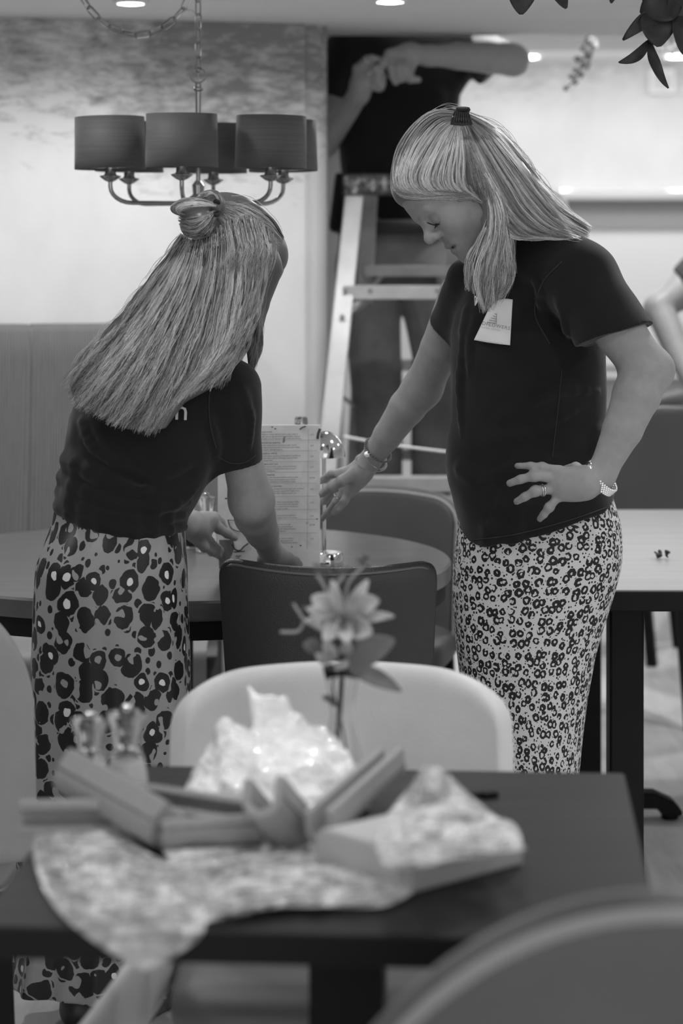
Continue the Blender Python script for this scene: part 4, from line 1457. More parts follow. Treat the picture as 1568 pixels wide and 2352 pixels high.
# skirt
M_leo_f = leopard('fine_leopard', 0.66, 0.012, 0.8, 0.0195, 1, 'ring', 0.55)
rows = [(1120, 1060, 1400, 4.42, 0.135), (1200, 1050, 1424, 4.42, 0.150), (1260, 1044, 1428, 4.42, 0.152), (1300, 1040, 1425, 4.42, 0.152), (1350, 1038, 1412, 4.42, 0.150), (1400, 1040, 1396, 4.42, 0.147),
        (1450, 1043, 1380, 4.42, 0.143), (1500, 1048, 1366, 4.42, 0.14), (1600, 1060, 1348, 4.42, 0.135), (1700, 1072, 1336, 4.42, 0.13), (1800, 1090, 1327, 4.42, 0.125), (2000, 1115, 1322, 4.42, 0.12), (2090, 1118, 1322, 4.42, 0.12)]
def rfold(a, b):
    return 0.006 * math.sin(a * 37 + 3 * b) * min(1, b * 3) + 0.010 * math.sin(a * 19 - 5 * b + 1.0) * max(0, b - 0.25)
skirt('skirt', rows, right, M_leo_f, rfold, 2.15, 220, 160, 1.05)

# shoes
sh_m = plain('shoe_leather', 0.03, 0.4)
for a, y in ((1232, 4.38), (1265, 4.45)):
    q = P(a, 2240, y); q[2] = 0.0
    S = SDF(q + np.array((-0.22, -0.14, -0.01)), q + np.array((0.08, 0.07, 0.11)), 0.005)
    S.cap(q + np.array((0.01, 0.005, 0.036)), q + np.array((-0.14, -0.065, 0.026)), 0.038, 0.033, 0.0)
    S.cap(q + np.array((0, 0, 0.04)), q + np.array((0, 0, 0.075)), 0.038, 0.034, 0.02)
    S.cut(lambda x, y_, z: 0.002 - z + 0 * x + 0 * y_)
    link(S.mesh('shoe'), 'shoe', sh_m, right)

# ---- hair
H = SDF((0.06, 4.08, 1.28), (0.56, 4.62, 1.74), 0.0036)
Tl = TH
H.ell(Tl(0, 0.000, 0.030), np.array((0.084, 0.103, 0.088)) * 1.03, BH, 0.0)
H.ell(Tl(0, 0.050, 0.060), np.array((0.066, 0.052, 0.045)), BH, 0.03)
hm = lambda u, v, y: P(u, v, y)
# back fall from crown down to the right
H.chain([hm(1100, 352, 4.26), hm(1175, 440, 4.25), hm(1240, 503, 4.25), hm(1300, 535, 4.255)], [0.052, 0.046, 0.032, 0.012], 0.04)
H.chain([hm(1085, 350, 4.36), hm(1180, 425, 4.37), hm(1255, 490, 4.35), hm(1325, 534, 4.33)], [0.050, 0.045, 0.031, 0.010], 0.03)
# side lock falling in front of the shoulder
H.chain([hm(1120, 400, 4.215), hm(1140, 480, 4.21), hm(1130, 560, 4.215), hm(1125, 630, 4.225), hm(1112, 690, 4.235)], [0.028, 0.021, 0.019, 0.018, 0.005], 0.02)
H.chain([hm(1130, 440, 4.25), hm(1158, 540, 4.24), hm(1162, 610, 4.25), hm(1140, 670, 4.25)], [0.033, 0.022, 0.018, 0.006], 0.02)
H.chain([hm(1115, 510, 4.225), hm(1092, 570, 4.23), hm(1086, 630, 4.25), hm(1078, 660, 4.26)], [0.010, 0.008, 0.006, 0.003], 0.012)
H.ell(Tl(0, 0.128, 0.012), np.array((0.085, 0.042, 0.052)), BH, 0.012, 'sub')
H.ell(Tl(-0.03, 0.105, -0.055), np.array((0.075, 0.068, 0.082)), BH, 0.01, 'sub')
H.ell(Tl(0.02, 0.115, -0.045), np.array((0.075, 0.070, 0.080)), BH, 0.01, 'sub')
M_hair_r = hairmat('fair_hair', 0.07, 0.98, 0.36)
hair_r = link(H.mesh('hair'), 'hair', M_hair_r, right)
shade_const(hair_r, 0.10)
sheets = [
    # crown to brow, swept forward
    dict(guides=[[(1050, 257), (998, 252), (950, 282), (913, 340), (897, 398), (902, 436), (930, 444)], [(1050, 262), (1003, 259), (960, 288), (926, 345), (910, 400), (920, 438), (965, 444)],
                 [(1050, 268), (1006, 275), (964, 318), (934, 375), (926, 420), (950, 441), (1005, 446)], [(1050, 274), (1015, 300), (978, 355), (955, 408), (968, 437), (1005, 448), (1050, 450)],
                 [(1051, 276), (1030, 312), (1003, 370), (990, 415), (1010, 440), (1045, 449), (1080, 452)], [(1052, 276), (1046, 325), (1034, 380), (1030, 420), (1050, 444), (1080, 454), (1104, 462)],
                 [(1056, 276), (1066, 325), (1070, 385), (1072, 425), (1090, 450), (1112, 470)]],
         n=3000, wob=2.2, lift=(-0.001, 0.006), tone=(0.15, 0.95), locks=5, clump=0.5, len=(0.85, 1.0)),
    # temple strands to the ear
    dict(guides=[[(899, 428), (918, 448), (965, 455), (1030, 453), (1088, 456)], [(902, 436), (926, 454), (975, 458), (1035, 458), (1090, 460)], [(912, 438), (960, 437), (1020, 440), (1080, 445)], [(925, 442), (975, 450), (1030, 452), (1088, 450)], [(975, 450), (1005, 470), (1050, 478), (1100, 470)], [(985, 460), (1020, 490), (1060, 496), (1105, 488)]],
         n=1300, wob=3.0, lift=(0.001, 0.008), tone=(0.12, 0.75), len=(0.8, 1.0), Y=4.215),
    # crown backwards and down to the right
    dict(guides=[[(1062, 274), (1080, 340), (1110, 420), (1150, 500), (1190, 540), (1245, 542)], [(1066, 274), (1100, 330), (1150, 420), (1190, 490), (1240, 530), (1300, 545)],
                 [(1070, 270), (1115, 310), (1170, 390), (1220, 460), (1275, 515), (1345, 548)], [(1075, 266), (1130, 300), (1190, 365), (1240, 430), (1290, 485), (1350, 530)],
                 [(1078, 263), (1140, 298), (1196, 360), (1246, 425), (1298, 482), (1352, 520)]],
         n=3200, wob=3.5, lift=(-0.002, 0.008), tone=(0.12, 0.85), locks=6, clump=0.5, len=(0.86, 1.02), wave=1.2, grad=(0.75, 1.15)),
    dict(guides=[[(1056, 276), (1068, 330), (1078, 390), (1088, 440)], [(1059, 276), (1080, 335), (1096, 395), (1108, 450)], [(1062, 276), (1092, 340), (1116, 410), (1132, 470)]],
         n=600, wob=2.5, lift=(0.0, 0.007), tone=(0.05, 0.55), locks=5, clump=0.4),
    # under-curl of the back section
    dict(guides=[[(1110, 440), (1150, 520), (1185, 548), (1240, 540), (1300, 535)], [(1120, 430), (1165, 510), (1200, 545), (1260, 548), (1330, 548)]],
         n=260, wob=3, lift=(0.0, 0.006), tone=(0.4, 0.95), len=(0.85, 1.02)),
    # lock in front of the shoulder
    dict(guides=[[(1098, 420), (1122, 470), (1122, 530), (1100, 590), (1095, 650), (1110, 708)], [(1105, 415), (1135, 470), (1140, 550), (1122, 620), (1115, 670), (1118, 708)],
                 [(1110, 400), (1150, 470), (1156, 560), (1150, 620), (1145, 660), (1130, 700)], [(1115, 395), (1160, 480), (1172, 560), (1180, 610), (1180, 640), (1158, 680)]],
         n=1700, wob=6.0, lift=(-0.002, 0.010), tone=(0.10, 1.0), locks=6, clump=0.6, len=(0.72, 1.04), wave=1.0, Y=4.2),
    # wisps beside the chin
    dict(guides=[[(1118, 500), (1105, 545), (1078, 580), (1078, 625), (1070, 665)], [(1112, 520), (1090, 560), (1070, 600), (1068, 640), (1075, 668)], [(1120, 520), (1100, 570), (1092, 610), (1085, 650), (1092, 672)]],
         n=260, wob=3, lift=(0.0, 0.007), tone=(0.2, 0.8), len=(0.75, 1.02), Y=4.22),
]
strands('hair_strands', sheets, hair_r, M_hair_r, H, 0.00062, 18, 3)
fly = []
rngf = np.random.default_rng(5)
for i in range(46):
    a = rngf.uniform(0, 1)
    pth = np.array([(912, 425), (925, 345), (960, 285), (1005, 258), (1052, 252), (1140, 292), (1200, 360), (1260, 435), (1340, 510)], float)
    p = spline(pth, 60)
    j = int(a * 50); L = int(rngf.integers(5, 11))
    seg = p[j:min(59, j + L)].copy()
    cen = np.array((1100, 430)); nrmv = seg - cen; nrmv /= np.linalg.norm(nrmv, axis=1, keepdims=True)
    seg += nrmv * (rngf.uniform(2, 14) * np.sin(np.linspace(0.1, 2.6, len(seg))))[:, None]
    fly.append(np.hstack((seg, np.full((len(seg), 1), 4.29))))
mb = MB()
for s_ in fly:
    mb.tube([P(*q) for q in spline(s_, 10)], 0.00035, 4)
o = mb.build('flyaway_hair', M_hair_r, hair_r); shade_const(o, 0.7)

# claw clip at the crown
cl = P(1059, 268, 4.215)
mb = MB()
for k in range(9):
    f_ = (k - 4) / 4
    mb.tube(spline([P(1059 + 14 * f_, 256, 4.205), P(1059 + 19 * f_, 268, 4.195), P(1059 + 23 * f_, 285, 4.197)], 8), [0.0022] * 7 + [0.0012], 6)
mb.tube([P(1035, 283, 4.2), P(1059, 286, 4.192), P(1083, 283, 4.2)], 0.003, 8)
clip = mb.build('hair_clip', plain('tortoise_clip', 0.035, 0.25), right)
clip['label'] = 'dark ribbed claw clip'
mb = MB()
mb.lathe([(0.001, -0.004), (0.012, -0.004), (0.014, 0), (0.012, 0.004), (0.001, 0.004)], P(1063, 252, 4.21), 24, Matrix.Rotation(0.25, 4, 'X') @ Matrix.Scale(0.75, 4, (0, 1, 0)))
mb.build('clip_knob', plain('black_plastic', 0.012, 0.25), clip)

# jewellery
def bracelet(center, axis, ra, r, name, mat, beads=0, parent=right, squash=1.0, arc=(0, 6.283), rolls=None):
    axis = nrm(axis); x = nrm(np.cross(axis, (0, 1, 0))); y = np.cross(axis, x)
    mb = MB()
    if beads:
        for k in range(beads):
            t = arc[0] + (arc[1] - arc[0]) * k / beads
            c = np.array(center) + ra * (x * math.cos(t) + y * math.sin(t) * squash)
            mb.lathe([(r * 0.02, -r), (r * 0.75, -r * 0.66), (r, 0), (r * 0.75, r * 0.66), (r * 0.02, r)], c, 8)
    else:
        pts = [np.array(center) + ra * (x * math.cos(t) + y * math.sin(t) * squash) for t in np.linspace(arc[0], arc[1], 49)[:-1]]
        mb.tube(pts, r, 8, True)
    return mb.build(name, mat, parent)
M_silver = plain('silver', 0.85, 0.18, 1.0)
fa = nrm(rw - P(890, 1000, 4.66))
bracelet(P(868, 1034, 4.676), fa + np.array((0.10, 0, 0.25)), 0.0305, 0.0026, 'bracelet', plain('dark_beads', 0.16, 0.3), 34)['label'] = 'dark patterned bead bracelet'
bracelet(P(862, 1045, 4.68), fa + np.array((0.0, 0, 0.45)), 0.031, 0.0016, 'bracelet', M_silver, 62)['label'] = 'fine silver bead bracelet'
bracelet(P(852, 1062, 4.682), fa + np.array((0.35, 0, 0.05)), 0.032, 0.0015, 'bracelet', M_silver, 58)['label'] = 'loose silver chain bracelet'
mb = MB().lathe([(0.001, -0.002), (0.006, -0.0015), (0.006, 0.0015), (0.001, 0.002)], P(843, 1043, 4.655), 18, Matrix.Rotation(1.57, 4, 'X'))
mb.build('charm', M_silver, right)
bracelet(rh(777, 1140, 4.7225), rh(772, 1152, 4.725) - rh(795, 1122, 4.71), 0.0100, 0.0016, 'ring', M_silver)
bracelet(hd(1247, 1126, 0.005), hd(1229, 1128, 0) - hd(1276, 1122, 0.012), 0.0102, 0.0013, 'ring', M_silver)
bracelet(hd(1243, 1127, 0.004), hd(1229, 1128, 0) - hd(1276, 1118, 0.012), 0.0102, 0.0011, 'ring', M_silver)
# watch: linked band and case
wa = nrm(hd(1335, 1112) - wr)
wx = nrm(np.cross(wa, (0, 1, 0))); wy = np.cross(wa, wx)
wc = P(1378, 1098, 4.172)
waxis = nrm(np.array((-0.68, 0.35, -0.64)))
wx = nrm(np.cross(waxis, (0, 1, 0))); wy = np.cross(waxis, wx)
mb = MB()
for k in range(40):
    for row in range(5):
        t = 2 * math.pi * (k + 0.5 * (row % 2)) / 40
        c = wc + 0.0345 * (wx * math.cos(t) + wy * math.sin(t) * 0.86) + waxis * (row - 2) * 0.0034
        mb.lathe([(0.0003, -0.0026), (0.0020, -0.0018), (0.0026, 0), (0.0020, 0.0018), (0.0003, 0.0026)], c, 6)
w_ = mb.build('watch', M_silver, right); w_['label'] = 'silver link wristwatch'
t = None
best = min(np.linspace(0, 6.28, 60), key=lambda t: np.linalg.norm(wc + 0.03 * (wx * math.cos(t) + wy * math.sin(t)) - P(1347, 1085, 4.155)))
cpos = wc + 0.0365 * (wx * math.cos(best) + wy * math.sin(best) * 0.86)
cn = nrm(cpos - wc)
Mz = Vector((0, 0, 1)).rotation_difference(Vector(cn)).to_matrix().to_4x4()
MB().lathe([(0.001, -0.003), (0.012, -0.003), (0.0135, 0.0), (0.0125, 0.003), (0.011, 0.004), (0.001, 0.0042)], cpos, 30, Mz).build('case', M_silver, w_)
# pendant
mb = MB()
q = P(1094, 692, 4.225)
S = SDF(q - 0.02, q + 0.02, 0.0015)
S.cap(q + np.array((0.001, 0, 0.006)), q + np.array((-0.003, 0, -0.008)), 0.0052, 0.0012, 0.0)
pen = link(S.mesh('pendant'), 'pendant', M_silver, right)
MB().tube([q + np.array((0.003 + 0.003 * math.cos(t), 0, 0.016 + 0.005 * math.sin(t))) for t in np.linspace(0, 6.28, 17)[:-1]], 0.0009, 6, True).tube(
    spline([q + np.array((0.003, 0, 0.02)), P(1104, 640, 4.27), P(1130, 585, 4.33)], 12), 0.0007, 5).build('chain', M_silver, pen)
# ================================================================== woman on the left (seen from behind)
LHO = P(524, 588, 4.33)
FLW = np.array((0.60, 0.42, -0.68)); ULW = np.array((0.5, 0.30, 0.62))
B = SDF((-0.66, 3.98, 0.0), (0.02, 4.84, 1.58), 0.0035)
B.stack(pxrows([(860, 300, 520, 4.26, 0.07), (900, 215, 515, 4.25, 0.085), (1000, 170, 485, 4.25, 0.10), (1100, 155, 455, 4.25, 0.10), (1180, 150, 410, 4.24, 0.105), (1280, 110, 410, 4.22, 0.12), (1420, 105, 405, 4.22, 0.12)]), 0.0)
B.chain([P(180, 1400, 4.22), P(185, 1800, 4.22), P(190, 2300, 4.24)], [0.080, 0.055, 0.035], 0.03)
B.chain([P(330, 1400, 4.24), P(325, 1800, 4.26), P(320, 2310, 4.28)], [0.080, 0.055, 0.035], 0.03)
for u, y in ((190, 4.24), (320, 4.28)):
    q = P(u, 2300, y); q[2] = 0.036
    B.cap(q, q + np.array((0.06, 0.13, -0.010)), 0.032, 0.026, 0.03)
B.cap(P(440, 830, 4.27), P(520, 640, 4.31), 0.058, 0.050, 0.03)
B.cap(P(420, 880, 4.25), P(536, 910, 4.22), 0.050, 0.040, 0.03)
B.cap(P(380, 880, 4.27), P(290, 920, 4.34), 0.055, 0.050, 0.03)
# right arm down to the foot of the card
sh, el, wr = P(541, 915, 4.22), P(577, 1150, 4.34), P(618, 1258, 4.58)
B.chain([sh, P(553, 1040, 4.275), el], [0.0395, 0.0365, 0.0400], 0.03)
B.chain([el, P(585, 1185, 4.40), P(602, 1222, 4.48), wr], [0.0400, 0.0390, 0.0320, 0.0220], 0.02)
rh = P
B.cap(wr, rh(632, 1277, 4.63), 0.0215, 0.022, 0.015)
for (u, v) in ((636, 1292), (648, 1287), (658, 1284), (664, 1281)):
    B.cap(rh(628, 1272, 4.615), rh(u, v, 4.66), 0.017, 0.0098, 0.012)
finger(B, [rh(636, 1292, 4.66), rh(650, 1300, 4.675), rh(658, 1308, 4.68)], 0.0095, 0.0068, 0.005)
finger(B, [rh(648, 1287, 4.66), rh(664, 1295, 4.68), rh(672, 1306, 4.685)], 0.0095, 0.0068, 0.004)
finger(B, [rh(658, 1284, 4.665), rh(674, 1291, 4.685), rh(683, 1302, 4.69)], 0.0092, 0.0066, 0.004)
finger(B, [rh(664, 1281, 4.67), rh(679, 1286, 4.69), rh(689, 1296, 4.695)], 0.0085, 0.0062, 0.004)
finger(B, [rh(620, 1262, 4.60), rh(604, 1282, 4.63), rh(598, 1300, 4.65), rh(603, 1312, 4.66)], 0.0120, 0.0085, 0.008)
# left arm, reaching forward, hidden by the body up to the wrist
B.chain([P(300, 930, 4.34), P(300, 1090, 4.50), P(418, 1206, 4.56)], [0.046, 0.040, 0.024], 0.02)
lh = P
B.cap(P(418, 1206, 4.56), lh(446, 1206, 4.60), 0.024, 0.026, 0.02)
for (u, v) in ((486, 1196), (478, 1208), (470, 1220), (463, 1228)):
    B.cap(lh(440, 1206, 4.595), lh(u, v, 4.635), 0.021, 0.0125, 0.014)
B.ell(lh(470, 1190, 4.63), (0.024, 0.018, 0.013), None, 0.014)
finger(B, [lh(486, 1200, 4.635), lh(503, 1214, 4.655), lh(523, 1226, 4.685), lh(539, 1235, 4.722)], 0.0118, 0.0078, 0.006)
finger(B, [lh(492, 1186, 4.645), lh(506, 1200, 4.70), lh(514, 1216, 4.765), lh(516, 1236, 4.79)], 0.0105, 0.0072, 0.006)
finger(B, [lh(468, 1222, 4.62), lh(482, 1244, 4.66), lh(498, 1258, 4.72), lh(515, 1270, 4.775)], 0.0100, 0.0072, 0.005)
finger(B, [lh(456, 1230, 4.61), lh(468, 1254, 4.64), lh(486, 1268, 4.68), lh(505, 1278, 4.76)], 0.0098, 0.0070, 0.005)
finger(B, [lh(446, 1224, 4.60), lh(442, 1236, 4.60), lh(455, 1248, 4.62), lh(468, 1262, 4.64)], 0.0092, 0.0068, 0.005)
TL, BL = head_prims(B, LHO, FLW, ULW, 1.0)
left = link(B.mesh('person'), 'person', M_skin)
put(left, 'long-haired woman seen from behind in black t-shirt and large-print leopard skirt, leaning over the table', 'person')
add_tint(left, [(lh(536, 1233, 4.715), 0.008, 1.25)])
mb = MB()
for i in range(12):
    f_ = i / 11
    a = TL(0.018 + 0.025 * f_, 0.0965 - 0.012 * abs(f_ - 0.35) * 1.5, -0.0165)
    d = nrm(BL @ np.array((0.25 * f_ + 0.1, 0.8, -0.3)))
    mb.tube([a, a + d * 0.006, a + d * 0.010], [0.0006, 0.0005, 0.0002], 5)
mb.build('eyelashes', M_ink, left)

# t-shirt
T = SDF((-0.62, 4.02, 0.84), (0.0, 4.50, 1.28), 0.0034)
T.stack(pxrows([(832, 380, 540, 4.27, 0.06), (850, 300, 555, 4.26, 0.085), (880, 215, 560, 4.25, 0.10), (920, 178, 545, 4.25, 0.112), (960, 160, 520, 4.25, 0.118), (1000, 152, 505, 4.25, 0.12),
                (1050, 145, 498, 4.25, 0.12), (1100, 138, 480, 4.25, 0.12), (1130, 133, 465, 4.25, 0.122), (1165, 128, 446, 4.25, 0.126), (1190, 127, 432, 4.25, 0.130), (1215, 130, 427, 4.245, 0.132), (1250, 138, 426, 4.24, 0.132)]), 0.0, 2.3)
axL = nrm(P(556, 1040, 4.27) - P(546, 905, 4.20))
T.cap(P(530, 893, 4.215), P(545, 1070, 4.275), 0.056, 0.0445, 0.035, clip=(P(550, 1066, 4.28), (0.25, 0.1, -1.0)))
T.cap(P(330, 890, 4.28), P(285, 1000, 4.39), 0.055, 0.05, 0.03)
hem_cut(T, [(100, 1180), (128, 1188), (165, 1204), (200, 1217), (250, 1230), (300, 1240), (360, 1243), (400, 1238), (440, 1228)], 4.13)
ridges(T, [(0.022, [(150, 1055), (200, 1075), (255, 1110), (330, 1138), (400, 1140)]),
           (0.020, [(140, 1095), (200, 1130), (270, 1155), (350, 1165), (430, 1152)]),
           (0.019, [(134, 1130), (190, 1165), (260, 1190), (340, 1195), (420, 1185)]),
           (0.016, [(130, 1160), (180, 1190), (260, 1212), (350, 1222), (425, 1210)]),
           (0.011, [(190, 970), (210, 1020), (260, 1060), (310, 1100)]),
           (0.012, [(215, 960), (250, 1030), (300, 1075), (370, 1105)]),
           (0.008, [(280, 1115), (320, 1130), (345, 1120)]),
           (0.010, [(330, 1075), (380, 1085), (440, 1060)]),
           (0.010, [(470, 940), (490, 1000), (498, 1050)]),
           (0.008, [(560, 900), (575, 960), (572, 1030)]),
           (0.008, [(350, 1170), (400, 1160), (450, 1120)])], 0.01, 0.018, 0.35)
T.warp(lambda x, y, z: 0.0022 * noise3(x * 0.7, y, z, 30, 3) + 0.001 * noise3(x, y, z, 70, 4), 0.02)
tee = link(T.mesh('t_shirt'), 't_shirt', M_tee, left)
MB().tube(surface_line(T, [(502, 1050), (530, 1064), (562, 1062), (588, 1046)]), 0.0011, 6).build('hem_seam', M_seam, tee)
MB().tube(surface_line(T, [(505, 840), (482, 900), (482, 970), (496, 1030)]), 0.0013, 6).build('armhole_seam', M_seam, tee)
V, F = text_mesh('n', 0.05)
V = V - V.min(0); hgt = V[:, 1].max()
V = V * (0.0235 / hgt)
Yn = np.nanmin(T.front([405, 418, 430, 418], [948, 935, 948, 960]))
o3 = P(402, 964, Yn - 0.012)
ca, sa = math.cos(-0.05), math.sin(-0.05)
mb = MB().add([o3 + np.array((x * 1.05 * ca - y * sa, 0.004, x * sa + y * ca)) for x, y, z in V], F)
mb.build('printed_letter', M_print, tee, smooth=False, solid=0.0012)['label'] = 'white letter n printed on the back'

# skirt
M_leo_l = leopard('large_leopard', 0.31, 0.010, 0.75, 0.046, 2, 'blob', 0.38)
rows = [(1150, 130, 425, 4.25, 0.118), (1200, 122, 424, 4.24, 0.125), (1240, 106, 426, 4.23, 0.132), (1300, 82, 429, 4.22, 0.140), (1400, 74, 429, 4.22, 0.145), (1500, 71, 432, 4.22, 0.145), (1600, 74, 434, 4.22, 0.145),
        (1700, 67, 436, 4.22, 0.148), (1800, 61, 438, 4.22, 0.152), (1900, 53, 440, 4.22, 0.155), (2000, 46, 443, 4.22, 0.16), (2100, 36, 448, 4.22, 0.165), (2180, 26, 452, 4.22, 0.17), (2237, 18, 456, 4.22, 0.172)]
def lfold(a, b):
    k = max(0.0, b - 0.12)
    return 0.05 * k * math.sin(a * 2 * math.pi * 9 + 1.3 * math.sin(5 * b)) + 0.03 * k * math.sin(a * 2 * math.pi * 17 + 4 * b) + 0.012 * math.sin(a * 2 * math.pi * 5 + 9 * b)
sk = skirt('skirt', rows, left, M_leo_l, lfold, 2.15, 260, 200, 1.05)
for u, y in ((190, 4.24), (320, 4.28)):
    q = P(u, 2300, y); q[2] = 0.0
    S = SDF(q + np.array((-0.08, -0.07, -0.01)), q + np.array((0.16, 0.24, 0.11)), 0.005)
    S.cap(q + np.array((0.0, -0.01, 0.036)), q + np.array((0.065, 0.14, 0.026)), 0.038, 0.033, 0.0)
    S.cap(q + np.array((0, 0, 0.04)), q + np.array((0, 0, 0.075)), 0.038, 0.034, 0.02)
    S.cut(lambda x, y_, z: 0.002 - z + 0 * x + 0 * y_)
    link(S.mesh('shoe'), 'shoe', sh_m, left)

# ---- hair
M_hair_l = hairmat('brown_hair', 0.030, 0.84, 0.34)
H = SDF((-0.56, 4.00, 1.04), (-0.06, 4.50, 1.56), 0.0036)
H.ell(TL(0, -0.014, 0.026), np.array((0.081, 0.100, 0.083)), BL, 0.0)
H.ell(TL(0, 0.045, 0.050), np.array((0.066, 0.052, 0.045)), BL, 0.03)
H.stack(pxrows([(505, 470, 590, 4.28, 0.04), (560, 402, 635, 4.27, 0.075), (600, 378, 634, 4.25, 0.085), (660, 330, 610, 4.22, 0.082), (730, 278, 600, 4.19, 0.070), (780, 230, 565, 4.165, 0.06), (800, 212, 545, 4.155, 0.056),
                (850, 172, 522, 4.14, 0.048), (880, 158, 508, 4.13, 0.045), (925, 172, 425, 4.12, 0.040), (955, 225, 402, 4.115, 0.032), (985, 290, 380, 4.11, 0.018)]), 0.03, 2.1)
H.chain([P(605, 620, 4.26), P(592, 700, 4.25), P(580, 780, 4.24), P(577, 850, 4.24)], [0.035, 0.020, 0.014, 0.005], 0.02)
H.ell(TL(0.0, 0.135, -0.045), np.array((0.085, 0.075, 0.095)), BL, 0.01, 'sub')
hair_l = link(H.mesh('hair'), 'hair', M_hair_l, left)
shade_const(hair_l, 0.12)
BN = SDF((-0.42, 4.02, 1.42), (-0.18, 4.36, 1.58), 0.003)
th = lambda a: np.array(Matrix.Rotation(a, 3, 'Y'))
BN.ell(P(438, 475, 4.20), (0.038, 0.030, 0.0175), th(-0.1), 0.0)
BN.ell(P(452, 512, 4.20), (0.032, 0.032, 0.028), th(-0.5), 0.006)
BN.ell(P(478, 450, 4.22), (0.021, 0.020, 0.011), th(-0.2), 0.006)
BN.ell(P(500, 472, 4.225), (0.014, 0.022, 0.020), None, 0.012)
bun = link(BN.mesh('bun'), 'bun', M_hair_l, hair_l); shade_const(bun, 0.14)
bun['label'] = 'looped bun tied at the crown'
MB().tube([P(497 + 7 * math.cos(t), 478 + 17 * math.sin(t), 4.205 + 0.012 * math.cos(t * 2)) for t in np.linspace(0, 6.28, 25)[:-1]], 0.0035, 8, True).build('hair_tie', M_ink, bun)
sheets = [
    dict(guides=[[(415, 535), (382, 585), (326, 655), (270, 728), (200, 802), (146, 872)], [(435, 548), (408, 612), (362, 692), (305, 772), (244, 852), (180, 928)],
                 [(462, 548), (448, 622), (412, 712), (366, 802), (316, 892), (262, 970)], [(500, 520), (498, 602), (478, 702), (443, 802), (402, 902), (352, 992)],
                 [(530, 502), (543, 592), (533, 692), (505, 802), (450, 868), (398, 925)], [(570, 492), (588, 572), (583, 662), (560, 752), (522, 815), (458, 884)],
                 [(605, 510), (618, 580), (608, 660), (588, 740), (560, 810), (528, 880)]],
         n=6800, wob=4.5, lift=(-0.002, 0.010), tone=(0.02, 1.0), locks=9, clump=0.6, len=(0.82, 1.03), wave=5.0, start=0.10, grad=(0.70, 1.25)),
    dict(guides=[[(612, 520), (622, 585), (608, 660), (596, 730), (588, 790), (574, 856)], [(640, 552), (634, 605), (612, 662), (603, 730), (596, 800), (580, 850)]],
         n=420, wob=4, lift=(-0.001, 0.006), tone=(0.08, 0.5), len=(0.82, 1.02), Y=4.24),
    dict(guides=[[(652, 545), (625, 500), (575, 466), (510, 458)], [(651, 550), (618, 512), (565, 478), (506, 466)], [(648, 558), (610, 525), (560, 492), (504, 474)], [(640, 565), (600, 540), (555, 505), (504, 484)]],
         n=900, wob=2.2, lift=(0.0, 0.008), tone=(0.08, 0.85), locks=4, clump=0.5, len=(0.92, 1.02)),
    dict(guides=[[(500, 500), (520, 530), (515, 580), (500, 630)], [(520, 485), (560, 520), (575, 570), (570, 620)], [(540, 482), (590, 520), (615, 570), (610, 620)]],
         n=450, wob=5, lift=(0.0, 0.007), tone=(0.12, 0.8), locks=6, clump=0.4),
]
strands('hair_strands', sheets, hair_l, M_hair_l, H, 0.00062, 20, 8)
sheets = [
    dict(guides=[[(497, 468), (455, 456), (415, 458), (394, 474), (402, 488)], [(497, 472), (455, 464), (418, 468), (402, 480), (412, 490)], [(496, 476), (460, 474), (430, 480), (412, 488), (425, 492)]],
         n=340, wob=1.5, lift=(-0.001, 0.004), tone=(0.15, 1.0), locks=4, clump=0.4),
    dict(guides=[[(494, 482), (470, 492), (440, 500), (408, 498)], [(494, 486), (474, 508), (446, 528), (415, 520)], [(495, 490), (482, 520), (458, 543), (430, 542)], [(497, 492), (490, 520), (478, 540), (450, 548)]],
         n=480, wob=1.8, lift=(-0.001, 0.004), tone=(0.05, 0.8), locks=4, clump=0.4),
    dict(guides=[[(500, 466), (492, 446), (475, 440), (458, 448)], [(502, 468), (500, 450), (484, 446), (465, 454)]], n=120, wob=1.5, lift=(-0.001, 0.004), tone=(0.2, 0.8)),
]
strands('bun_strands', sheets, bun, M_hair_l, BN, 0.00075, 14, 9)
mb = MB(); rngf = np.random.default_rng(8)
for i in range(38):
    g = [[(415, 535), (382, 585), (326, 655), (270, 728), (200, 802), (140, 876)], [(500, 455), (570, 450), (630, 500), (655, 548)], [(350, 990), (420, 975), (470, 930)]][0 if i < 26 else (1 if i < 38 else 2)]
    p = spline(g, 60); a = int(rngf.integers(0, 46)); L = int(rngf.integers(8, 14))
    seg = p[a:a + L].copy()
    if i >= 38:
        q = p[a]; seg = np.array([q + np.array((rngf.normal(0, 1) * 1.5 * t - 1 * t, 5.5 * t)) for t in range(9)])
        Yv = 4.085
    else:
        seg += np.array((-1, -0.8)) * (rngf.uniform(1, 9) * np.sin(np.linspace(0, 2.7, len(seg))))[:, None] * (1 if i < 26 else -0.4)
        Yv = 4.20
    mb.tube([P(u, v, Yv) for u, v in spline(seg, 9)], 0.0004, 4)
o = mb.build('flyaway_hair', M_hair_l, hair_l); shade_const(o, 0.8)
